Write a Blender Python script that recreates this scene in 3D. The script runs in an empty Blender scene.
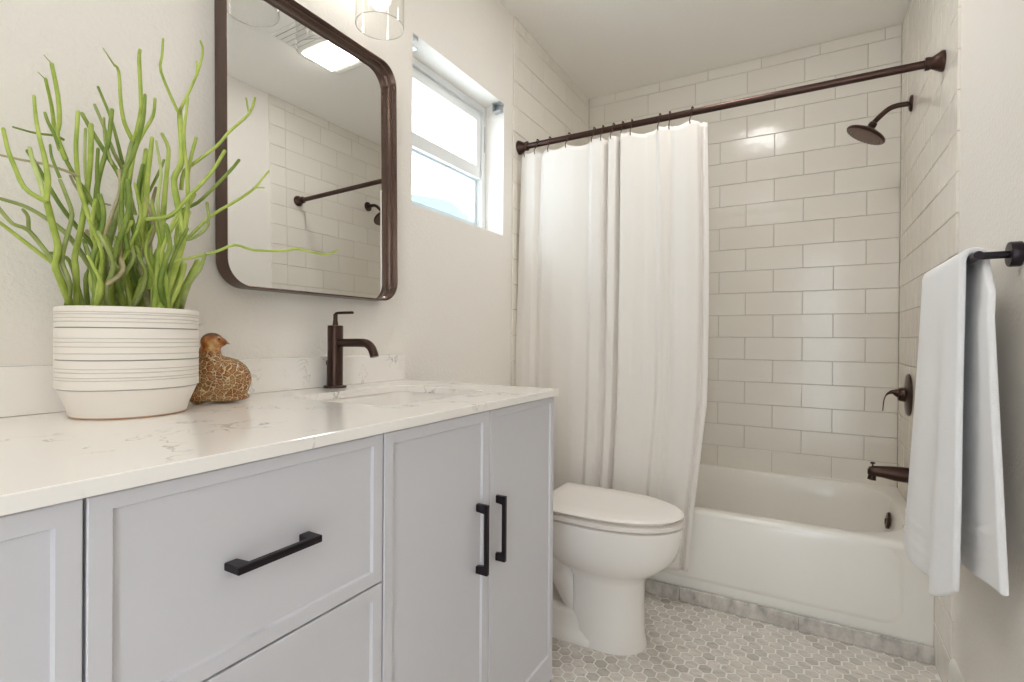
import bpy, bmesh, math, random
from mathutils import Vector, Matrix, noise
C = bpy.context.scene.collection
SC = bpy.context.scene
PI = math.pi
R = math.radians

# ---------------------------------------------------------------- camera
CAM_Z = 1.0306
cam_d = bpy.data.cameras.new('camera')
cam = bpy.data.objects.new('camera', cam_d)
C.objects.link(cam)
cam_d.sensor_width = 36.0
cam_d.lens = 513.02 / 1024 * 36.0
cam_d.clip_start = 0.02
_yaw, _pit, _rol = R(29.977), R(0.2247), R(0.4488)
_r = Vector((math.cos(_yaw), math.sin(_yaw), 0)); _h = Vector((-math.sin(_yaw), math.cos(_yaw), 0)); _z = Vector((0, 0, 1))
_f = _h * math.cos(_pit) - _z * math.sin(_pit); _u = _z * math.cos(_pit) + _h * math.sin(_pit)
_ri = _r * math.cos(_rol) + _u * math.sin(_rol); _up = _u * math.cos(_rol) - _r * math.sin(_rol)
cam.matrix_world = Matrix(((_ri.x, _up.x, -_f.x, 0), (_ri.y, _up.y, -_f.y, 0), (_ri.z, _up.z, -_f.z, CAM_Z), (0, 0, 0, 1)))
SC.camera = cam

# ---------------------------------------------------------------- world, exposure
SC.view_settings.view_transform = 'Standard'
SC.view_settings.look = 'None'
SC.view_settings.gamma = 1.0
SC.view_settings.use_curve_mapping = False
SC.view_settings.exposure = -0.25
world = bpy.data.worlds.new('world'); SC.world = world
world.use_nodes = True
bg = world.node_tree.nodes['Background']
bg.inputs['Color'].default_value = (0.83, 0.925, 1.0, 1)
bg.inputs['Strength'].default_value = 8.0
try:
    SC.cycles.use_denoising = True
    SC.cycles.max_bounces = 14
    SC.cycles.diffuse_bounces = 8
    SC.cycles.glossy_bounces = 5
    SC.cycles.transmission_bounces = 8
    SC.cycles.transparent_max_bounces = 12
    SC.cycles.caustics_refractive = False
    SC.cycles.caustics_reflective = False
    SC.cycles.sample_clamp_indirect = 6.0
except Exception:
    pass
CEIL_LAMP, BULB, REAR_FILL = 41.0, 17.0, 37.0

# ---------------------------------------------------------------- dimensions (metres; camera stands at x = y = 0)
XL, XR, YB = -1.164, 0.360, 2.920          # left wall, right wall, wall behind the tub
YF = -0.95                                  # wall behind the camera
ZC = 2.4855                                 # ceiling
ROW0, ROWH = 2.4297, 0.1151                 # tile courses
TX0, TW = -1.0598, 0.2586                   # tile joints on the back wall
COUNTER = 0.8945
LENS_C = (-0.232, 1.775)

# ---------------------------------------------------------------- materials
def srgb(r, g, b):
    def f(c):
        c /= 255.0
        return c / 12.92 if c <= 0.04045 else ((c + 0.055) / 1.055) ** 2.4
    return (f(r), f(g), f(b), 1)

def new_mat(name, col, rough=0.5, metal=0.0, spec=0.5):
    m = bpy.data.materials.new(name); m.use_nodes = True
    b = m.node_tree.nodes['Principled BSDF']
    b.inputs['Base Color'].default_value = col
    b.inputs['Roughness'].default_value = rough
    b.inputs['Metallic'].default_value = metal
    b.inputs['Specular IOR Level'].default_value = spec
    return m

def nd(m, t, **kw):
    n = m.node_tree.nodes.new(t)
    for k, v in kw.items():
        setattr(n, k, v)
    return n

def lk(m, a, b):
    m.node_tree.links.new(a, b)

def bsdf(m):
    return m.node_tree.nodes['Principled BSDF']

def coords(m, kind='Object', scale=(1, 1, 1)):
    tc = nd(m, 'ShaderNodeTexCoord'); mp = nd(m, 'ShaderNodeMapping')
    mp.inputs['Scale'].default_value = scale
    lk(m, tc.outputs[kind], mp.inputs['Vector'])
    return mp.outputs['Vector']

def tex_noise(m, vec, scale, detail=2.0, rough=0.5):
    n = nd(m, 'ShaderNodeTexNoise')
    n.inputs['Scale'].default_value = scale; n.inputs['Detail'].default_value = detail; n.inputs['Roughness'].default_value = rough
    lk(m, vec, n.inputs['Vector'])
    return n

def ramp(m, fac, stops):
    r = nd(m, 'ShaderNodeValToRGB')
    e = r.color_ramp.elements
    while len(e) < len(stops):
        e.new(0.5)
    for i, (p, c) in enumerate(stops):
        e[i].position = p; e[i].color = c
    lk(m, fac, r.inputs['Fac'])
    return r

def add_bump(m, height, strength=0.3, dist=0.002):
    b = nd(m, 'ShaderNodeBump')
    b.inputs['Strength'].default_value = strength; b.inputs['Distance'].default_value = dist
    lk(m, height, b.inputs['Height'])
    lk(m, b.outputs['Normal'], bsdf(m).inputs['Normal'])
    return b

def paint(name, col, rough, bscale, strength, dist):
    m = new_mat(name, col, rough, 0, 0.35)
    v = coords(m)
    a = tex_noise(m, v, bscale, 3.0, 0.55)
    r = ramp(m, a.outputs['Fac'], [(0.38, (0, 0, 0, 1)), (0.62, (1, 1, 1, 1))])
    add_bump(m, r.outputs['Color'], strength, dist)
    return m

M = {}
M['wall'] = paint('wall_paint', srgb(234, 229, 222), 0.6, 105, 0.20, 0.003)
M['ceiling'] = paint('ceiling_paint', srgb(243, 240, 235), 0.75, 110, 0.25, 0.002)
M['trim'] = new_mat('trim_paint', srgb(232, 230, 224), 0.35)
M['cabinet'] = new_mat('cabinet_paint', srgb(207, 206, 211), 0.38)
M['grout'] = new_mat('grout', srgb(200, 192, 182), 0.9)
M['bronze'] = new_mat('oil_rubbed_bronze', srgb(74, 56, 50), 0.28, 0.85)
M['spray_metal'] = new_mat('pale_bronze', srgb(122, 100, 90), 0.34, 0.7)  # paler than the other bronze, for the spray face
M['black_metal'] = new_mat('dark_metal', srgb(44, 38, 44), 0.32, 0.7)
M['frame_metal'] = new_mat('mirror_frame_metal', srgb(104, 84, 76), 0.24, 0.8)
M['porcelain'] = new_mat('white_porcelain', srgb(240, 236, 231), 0.12)
M['enamel'] = new_mat('tub_enamel', srgb(241, 238, 232), 0.14)
M['seat_plastic'] = new_mat('toilet_seat_plastic', srgb(238, 232, 226), 0.22)
M['vinyl'] = new_mat('window_vinyl', srgb(232, 234, 234), 0.35)
M['sash_vinyl'] = new_mat('sash_vinyl', srgb(216, 228, 234), 0.35)
M['mirror'] = new_mat('mirror_silver', (0.80, 0.80, 0.78, 1), 0.005, 1.0)
M['zinc'] = new_mat('zinc_bracket', srgb(176, 180, 182), 0.4, 0.3)
M['soil'] = new_mat('soil', srgb(70, 56, 44), 0.95)
M['clay'] = new_mat('bare_clay', srgb(196, 160, 128), 0.8)
M['nickel'] = new_mat('satin_nickel', srgb(150, 142, 134), 0.3, 0.9)
M['roof'] = new_mat('slate_roof', srgb(104, 122, 134), 0.9)
M['stucco'] = new_mat('pale_stucco', srgb(225, 225, 220), 0.9)
M['dark'] = new_mat('dark_gap', srgb(60, 56, 54), 0.9)

# glazed subway tile: slow waviness in the glaze, tiny tone change from tile to tile
m = M['tile'] = new_mat('subway_tile_glaze', srgb(222, 214, 203), 0.15, 0, 0.42)
v = coords(m)
w = tex_noise(m, v, 13, 2.0, 0.5)
add_bump(m, w.outputs['Fac'], 0.34, 0.006)
g = nd(m, 'ShaderNodeNewGeometry')
lk(m, ramp(m, g.outputs['Random Per Island'], [(0, srgb(229, 223, 214)), (1, srgb(233, 228, 219))]).outputs['Color'], bsdf(m).inputs['Base Color'])

# hexagon marble mosaic
m = M['hex'] = new_mat('hex_marble', srgb(190, 180, 168), 0.35)
v = coords(m)
g = nd(m, 'ShaderNodeNewGeometry')
off = nd(m, 'ShaderNodeVectorMath', operation='SCALE')
cb = nd(m, 'ShaderNodeCombineXYZ')
lk(m, g.outputs['Random Per Island'], cb.inputs['X']); lk(m, g.outputs['Random Per Island'], cb.inputs['Y'])
lk(m, cb.outputs['Vector'], off.inputs[0]); off.inputs['Scale'].default_value = 37.0
ad = nd(m, 'ShaderNodeVectorMath', operation='ADD')
lk(m, v, ad.inputs[0]); lk(m, off.outputs['Vector'], ad.inputs[1])
mp = nd(m, 'ShaderNodeMapping'); mp.inputs['Scale'].default_value = (1.0, 2.4, 1.0); mp.inputs['Rotation'].default_value = (0, 0, 0.6)
lk(m, ad.outputs['Vector'], mp.inputs['Vector'])
n1 = tex_noise(m, mp.outputs['Vector'], 26, 4.0, 0.62)
vein = ramp(m, n1.outputs['Fac'], [(0.30, srgb(184, 175, 167)), (0.40, srgb(212, 205, 197)), (0.62, srgb(229, 223, 215))])
base = ramp(m, g.outputs['Random Per Island'], [(0.0, (0.70, 0.69, 0.68, 1)), (0.25, (0.86, 0.86, 0.86, 1)), (1.0, (1, 1, 1, 1))])
mx = nd(m, 'ShaderNodeMix', data_type='RGBA', blend_type='MULTIPLY')
mx.inputs['Factor'].default_value = 1.0
lk(m, vein.outputs['Color'], mx.inputs['A']); lk(m, base.outputs['Color'], mx.inputs['B'])
lk(m, mx.outputs['Result'], bsdf(m).inputs['Base Color'])
M['floor_grout'] = new_mat('floor_grout', srgb(246, 242, 236), 0.85)

# grey marble strip
m = M['marble'] = new_mat('grey_marble', srgb(170, 165, 160), 0.25)
v = coords(m, scale=(1.0, 1.0, 2.0))
mp = nd(m, 'ShaderNodeMapping'); mp.inputs['Rotation'].default_value = (0, 0.7, 0); mp.inputs['Scale'].default_value = (2.2, 1, 0.7)
lk(m, v, mp.inputs['Vector'])
n1 = tex_noise(m, mp.outputs['Vector'], 14, 5.0, 0.62)
lk(m, ramp(m, n1.outputs['Fac'], [(0.30, srgb(158, 153, 150)), (0.45, srgb(190, 185, 180)), (0.65, srgb(214, 209, 203))]).outputs['Color'], bsdf(m).inputs['Base Color'])

# quartz with thin broken grey veins
m = M['quartz'] = new_mat('quartz', srgb(222, 212, 202), 0.10)
v = coords(m)
dn = tex_noise(m, v, 6, 3.0, 0.6)
mixv = nd(m, 'ShaderNodeMix', data_type='VECTOR'); mixv.inputs['Factor'].default_value = 0.16
lk(m, v, mixv.inputs['A']); lk(m, dn.outputs['Color'], mixv.inputs['B'])
n1 = tex_noise(m, mixv.outputs['Result'], 11, 4.0, 0.6)
sub = nd(m, 'ShaderNodeMath', operation='SUBTRACT'); sub.inputs[1].default_value = 0.5
lk(m, n1.outputs['Fac'], sub.inputs[0])
ab = nd(m, 'ShaderNodeMath', operation='ABSOLUTE'); lk(m, sub.outputs[0], ab.inputs[0])
line = ramp(m, ab.outputs[0], [(0.0, (1, 1, 1, 1)), (0.018, (0, 0, 0, 1))])
patch = ramp(m, tex_noise(m, v, 7, 2.0, 0.5).outputs['Fac'], [(0.50, (0, 0, 0, 1)), (0.66, (1, 1, 1, 1))])
ml = nd(m, 'ShaderNodeMath', operation='MULTIPLY'); lk(m, line.outputs['Color'], ml.inputs[0]); lk(m, patch.outputs['Color'], ml.inputs[1])
ml2 = nd(m, 'ShaderNodeMath', operation='MULTIPLY'); ml2.inputs[1].default_value = 0.8; lk(m, ml.outputs[0], ml2.inputs[0])
mx = nd(m, 'ShaderNodeMix', data_type='RGBA')
mx.inputs['A'].default_value = srgb(243, 239, 234); mx.inputs['B'].default_value = srgb(150, 142, 138)
lk(m, ml2.outputs[0], mx.inputs['Factor']); lk(m, mx.outputs['Result'], bsdf(m).inputs['Base Color'])

# stoneware pot
m = M['pot'] = new_mat('white_stoneware', srgb(234, 228, 220), 0.5)
v = coords(m)
add_bump(m, tex_noise(m, v, 160, 3.0).outputs['Fac'], 0.10, 0.0006)
M['fine_groove'] = new_mat('pale_groove', srgb(200, 193, 186), 0.8)
M['groove'] = new_mat('grey_groove', srgb(164, 158, 154), 0.8)  # grooves coloured greyer than the pot body

# quail figurine
m = M['quail'] = new_mat('painted_quail', srgb(150, 100, 50), 0.2)
v = coords(m)
vo = nd(m, 'ShaderNodeTexVoronoi', feature='DISTANCE_TO_EDGE'); vo.inputs['Scale'].default_value = 100; vo.inputs['Randomness'].default_value = 0.75
nz = tex_noise(m, v, 45, 3.0)
mixv = nd(m, 'ShaderNodeMix', data_type='VECTOR'); mixv.inputs['Factor'].default_value = 0.022
lk(m, v, mixv.inputs['A']); lk(m, nz.outputs['Color'], mixv.inputs['B']); lk(m, mixv.outputs['Result'], vo.inputs['Vector'])
sc = ramp(m, vo.outputs['Distance'], [(0.0, srgb(212, 190, 150)), (0.035, srgb(198, 168, 120)), (0.085, srgb(112, 64, 30)), (0.20, srgb(126, 76, 36)), (0.34, srgb(166, 114, 62))])
big = ramp(m, tex_noise(m, v, 22, 3.0).outputs['Fac'], [(0.42, (0, 0, 0, 1)), (0.6, (1, 1, 1, 1))])
mx = nd(m, 'ShaderNodeMix', data_type='RGBA'); mx.inputs['B'].default_value = srgb(192, 168, 122)
ml = nd(m, 'ShaderNodeMath', operation='MULTIPLY'); ml.inputs[1].default_value = 0.25
lk(m, big.outputs['Color'], ml.inputs[0]); lk(m, ml.outputs[0], mx.inputs['Factor']); lk(m, sc.outputs['Color'], mx.inputs['A'])
# the head is painted rust orange with a dark cap
sx = nd(m, 'ShaderNodeSeparateXYZ'); lk(m, v, sx.inputs['Vector'])
hd = nd(m, 'ShaderNodeMapRange'); hd.inputs['From Min'].default_value = 0.100; hd.inputs['From Max'].default_value = 0.112
lk(m, sx.outputs['Z'], hd.inputs['Value'])
hc = ramp(m, tex_noise(m, v, 60, 3.0).outputs['Fac'], [(0.35, srgb(120, 66, 22)), (0.5, srgb(176, 106, 40)), (0.68, srgb(208, 170, 112))])
cp = nd(m, 'ShaderNodeMapRange'); cp.inputs['From Min'].default_value = 0.134; cp.inputs['From Max'].default_value = 0.139
lk(m, sx.outputs['Z'], cp.inputs['Value'])
mh = nd(m, 'ShaderNodeMix', data_type='RGBA'); mh.inputs['B'].default_value = srgb(104, 70, 48)
lk(m, hc.outputs['Color'], mh.inputs['A']); lk(m, cp.outputs['Result'], mh.inputs['Factor'])
mf = nd(m, 'ShaderNodeMix', data_type='RGBA')
lk(m, hd.outputs['Result'], mf.inputs['Factor']); lk(m, mx.outputs['Result'], mf.inputs['A']); lk(m, mh.outputs['Result'], mf.inputs['B'])
lk(m, mf.outputs['Result'], bsdf(m).inputs['Base Color'])
add_bump(m, vo.outputs['Distance'], 0.5, 0.002)

# stems in five tones
for i, (a, b) in enumerate([((146, 168, 62), (184, 198, 100)), ((134, 148, 78), (166, 178, 110)), ((176, 192, 112), (202, 212, 146)),
                            ((104, 128, 44), (136, 156, 66)), ((158, 148, 114), (180, 170, 132))]):
    m = M['stem%d' % i] = new_mat('stem_skin', srgb(*a), 0.42)
    v = coords(m)
    lk(m, ramp(m, tex_noise(m, v, 30, 3.0).outputs['Fac'], [(0.35, srgb(*a)), (0.65, srgb(*b))]).outputs['Color'], bsdf(m).inputs['Base Color'])
    bsdf(m).inputs['Subsurface Weight'].default_value = 0.0

# fabrics
def fabric(name, col, scale, strength, dist, translucent=0.0):
    m = new_mat(name, col, 0.92, 0, 0.15)
    v = coords(m)
    add_bump(m, tex_noise(m, v, scale, 3.0, 0.6).outputs['Fac'], strength, dist)
    if translucent:
        tr = nd(m, 'ShaderNodeBsdfTranslucent'); tr.inputs['Color'].default_value = col
        ms = nd(m, 'ShaderNodeMixShader'); ms.inputs['Fac'].default_value = translucent
        out = m.node_tree.nodes['Material Output']
        lk(m, bsdf(m).outputs['BSDF'], ms.inputs[1]); lk(m, tr.outputs['BSDF'], ms.inputs[2]); lk(m, ms.outputs['Shader'], out.inputs['Surface'])
    return m
M['curtain'] = fabric('curtain_cotton', srgb(239, 234, 228), 420, 0.25, 0.0008, 0.10)
M['towel'] = fabric('white_terry', srgb(250, 250, 251), 420, 0.9, 0.003)

# thin clear glass, seen as it is from every side
def clear_glass(name, tint, rough=0.0, ior=0.035):
    m = bpy.data.materials.new(name); m.use_nodes = True
    nt = m.node_tree; nt.nodes.remove(nt.nodes['Principled BSDF'])
    tr = nd(m, 'ShaderNodeBsdfTransparent'); tr.inputs['Color'].default_value = tint
    gl = nd(m, 'ShaderNodeBsdfGlossy'); gl.inputs['Roughness'].default_value = rough
    lw = nd(m, 'ShaderNodeLayerWeight'); lw.inputs['Blend'].default_value = 0.5
    pw = nd(m, 'ShaderNodeMath', operation='POWER'); pw.inputs[1].default_value = 5.0
    lk(m, lw.outputs['Facing'], pw.inputs[0])
    ma = nd(m, 'ShaderNodeMath', operation='MULTIPLY_ADD'); ma.inputs[1].default_value = 0.9; ma.inputs[2].default_value = ior
    lk(m, pw.outputs[0], ma.inputs[0])
    ms = nd(m, 'ShaderNodeMixShader')
    lk(m, ma.outputs[0], ms.inputs['Fac']); lk(m, tr.outputs['BSDF'], ms.inputs[1]); lk(m, gl.outputs['BSDF'], ms.inputs[2])
    lk(m, ms.outputs['Shader'], nt.nodes['Material Output'].inputs['Surface'])
    return m
M['shade_rim'] = clear_glass('shade_rim_glass', (0.80, 0.80, 0.80, 1), 0.05, 0.30)
M['pane'] = clear_glass('window_glass', (0.97, 0.99, 1.0, 1))
M['shade'] = clear_glass('shade_glass', (0.985, 0.985, 0.98, 1), 0.02, 0.03)

def emitter(name, col, strength):
    m = bpy.data.materials.new(name); m.use_nodes = True
    nt = m.node_tree; nt.nodes.remove(nt.nodes['Principled BSDF'])
    e = nd(m, 'ShaderNodeEmission'); e.inputs['Color'].default_value = col; e.inputs['Strength'].default_value = strength
    lk(m, e.outputs['Emission'], nt.nodes['Material Output'].inputs['Surface'])
    return m
M['bulb'] = emitter('lit_bulb', (1.0, 0.96, 0.91, 1), BULB)
M['rear_fill_lens'] = emitter('lit_rear_fill_lens', (0.97, 0.985, 1.0, 1), REAR_FILL)
M['lens'] = emitter('lit_lens', (1.0, 0.985, 0.96, 1), CEIL_LAMP)

# ---------------------------------------------------------------- mesh helpers
def link(name, bm, mat, parent=None, smooth=False, loc=None):
    me = bpy.data.meshes.new(name)
    bmesh.ops.recalc_face_normals(bm, faces=bm.faces[:])
    bm.to_mesh(me); bm.free()
    mats = mat if isinstance(mat, (list, tuple)) else [mat]
    for x in mats:
        me.materials.append(x)
    if smooth:
        for p in me.polygons:
            p.use_smooth = True
        try:
            me.set_sharp_from_angle(angle=R(smooth if smooth is not True else 40))
        except Exception:
            pass
    o = bpy.data.objects.new(name, me); C.objects.link(o)
    if parent:
        o.parent = parent
    if loc:
        o.location = loc
    return o

def thing(name, label, cat, loc=(0, 0, 0), group=None, rot=(0, 0, 0)):
    o = bpy.data.objects.new(name, None); C.objects.link(o)
    o.location = loc; o.rotation_euler = rot; o.empty_display_size = 0.05
    o['label'] = label; o['category'] = cat
    if group:
        o['group'] = group
    return o

def tag(o, label, cat, group=None):
    o['label'] = label; o['category'] = cat
    if group:
        o['group'] = group
    return o

def struct(name, bm, mat, parent=None, smooth=False):
    o = link(name, bm, mat, parent, smooth)
    if not parent:
        o['kind'] = 'structure'
    return o

def box(bm, x0, x1, y0, y1, z0, z1, bev=0.0, seg=2, mi=0):
    vs = [bm.verts.new((x, y, z)) for x in (x0, x1) for y in (y0, y1) for z in (z0, z1)]
    fs = [(0, 1, 3, 2), (4, 6, 7, 5), (0, 4, 5, 1), (2, 3, 7, 6), (0, 2, 6, 4), (1, 5, 7, 3)]
    faces = [bm.faces.new([vs[i] for i in f]) for f in fs]
    for f in faces:
        f.material_index = mi
    if bev > 0:
        es = list({e for f in faces for e in f.edges})
        r = bmesh.ops.bevel(bm, geom=es, offset=bev, segments=seg, profile=0.5, affect='EDGES')
        for f in r['faces']:
            f.material_index = mi
    return faces

def loft(bm, rings, close=True, cap0=False, cap1=False, mi=0):
    rv = [[bm.verts.new(p) for p in ring] for ring in rings]
    n = len(rings[0])
    for a, b in zip(rv[:-1], rv[1:]):
        for i in range(n if close else n - 1):
            j = (i + 1) % n
            f = bm.faces.new((a[i], a[j], b[j], b[i])); f.material_index = mi
    if cap0:
        bm.faces.new(rv[0][::-1]).material_index = mi
    if cap1:
        bm.faces.new(rv[-1]).material_index = mi
    return rv

def lathe(bm, prof, n=40, org=(0, 0, 0), axis=(0, 0, 1), cap0=True, cap1=True, mi=0, mis=None):
    ax = Vector(axis).normalized()
    t = Vector((1, 0, 0)) if abs(ax.x) < 0.9 else Vector((0, 1, 0))
    e1 = ax.cross(t).normalized(); e2 = ax.cross(e1)
    o = Vector(org)
    rings = [[o + ax * h + (e1 * math.cos(2 * PI * i / n) + e2 * math.sin(2 * PI * i / n)) * max(r, 1e-5) for i in range(n)] for r, h in prof]
    rv = loft(bm, rings, True, cap0, cap1, mi)
    if mis:
        k = 0
        bm.faces.ensure_lookup_table()
    return rv

def smooth_path(pts, k=4):
    # Catmull-Rom over points of any dimension
    out = []
    n = len(pts)
    for i in range(n - 1):
        p0 = pts[max(i - 1, 0)]; p1 = pts[i]; p2 = pts[i + 1]; p3 = pts[min(i + 2, n - 1)]
        for s in range(k):
            t = s / k
            out.append(tuple(0.5 * ((2 * b) + (-a + c) * t + (2 * a - 5 * b + 4 * c - d) * t * t + (-a + 3 * b - 3 * c + d) * t ** 3)
                             for a, b, c, d in zip(p0, p1, p2, p3)))
    out.append(tuple(pts[-1]))
    return out

def tube(bm, pts, radii, n=12, cap=True, mi=0, dome=True):
    P = [Vector(p) for p in pts]
    if not isinstance(radii, (list, tuple)):
        radii = [radii] * len(P)
    tang = []
    for i in range(len(P)):
        a = P[max(i - 1, 0)]; b = P[min(i + 1, len(P) - 1)]
        tang.append((b - a).normalized())
    t0 = tang[0]
    ref = Vector((0, 0, 1)) if abs(t0.z) < 0.9 else Vector((1, 0, 0))
    e1 = t0.cross(ref).normalized()
    rings = []
    for p, t, r in zip(P, tang, radii):
        e1 = (e1 - t * e1.dot(t)).normalized(); e2 = t.cross(e1)
        rings.append([p + (e1 * math.cos(2 * PI * i / n) + e2 * math.sin(2 * PI * i / n)) * r for i in range(n)])
    if dome and cap:
        t = tang[-1]; last = rings[-1]; c = P[-1]; r = radii[-1]
        rings.append([c + t * r * 0.6 + (q - c) * 0.72 for q in last])
        rings.append([c + t * r * 0.9 + (q - c) * 0.25 for q in last])
    loft(bm, rings, True, cap, cap, mi)

def rrect(x0, x1, y0, y1, r, n=8):
    """rounded rectangle as 2-D points, counter-clockwise, n points per corner"""
    r = max(min(r, (x1 - x0) / 2 - 1e-5, (y1 - y0) / 2 - 1e-5), 1e-4)
    out = []
    for cx, cy, a0 in ((x1 - r, y1 - r, 0), (x0 + r, y1 - r, 90), (x0 + r, y0 + r, 180), (x1 - r, y0 + r, 270)):
        for i in range(n):
            a = R(a0 + 90 * i / (n - 1))
            out.append((cx + r * math.cos(a), cy + r * math.sin(a)))
    return out

def plate(bm, loc2d_to_3d, x0, x1, y0, y1, zs, r, n=8):
    pass

def sheet(bm, grid, mi=0):
    gv = [[bm.verts.new(p) for p in row] for row in grid]
    for a, b in zip(gv[:-1], gv[1:]):
        for i in range(len(a) - 1):
            bm.faces.new((a[i], a[i + 1], b[i + 1], b[i])).material_index = mi
    return gv

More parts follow.
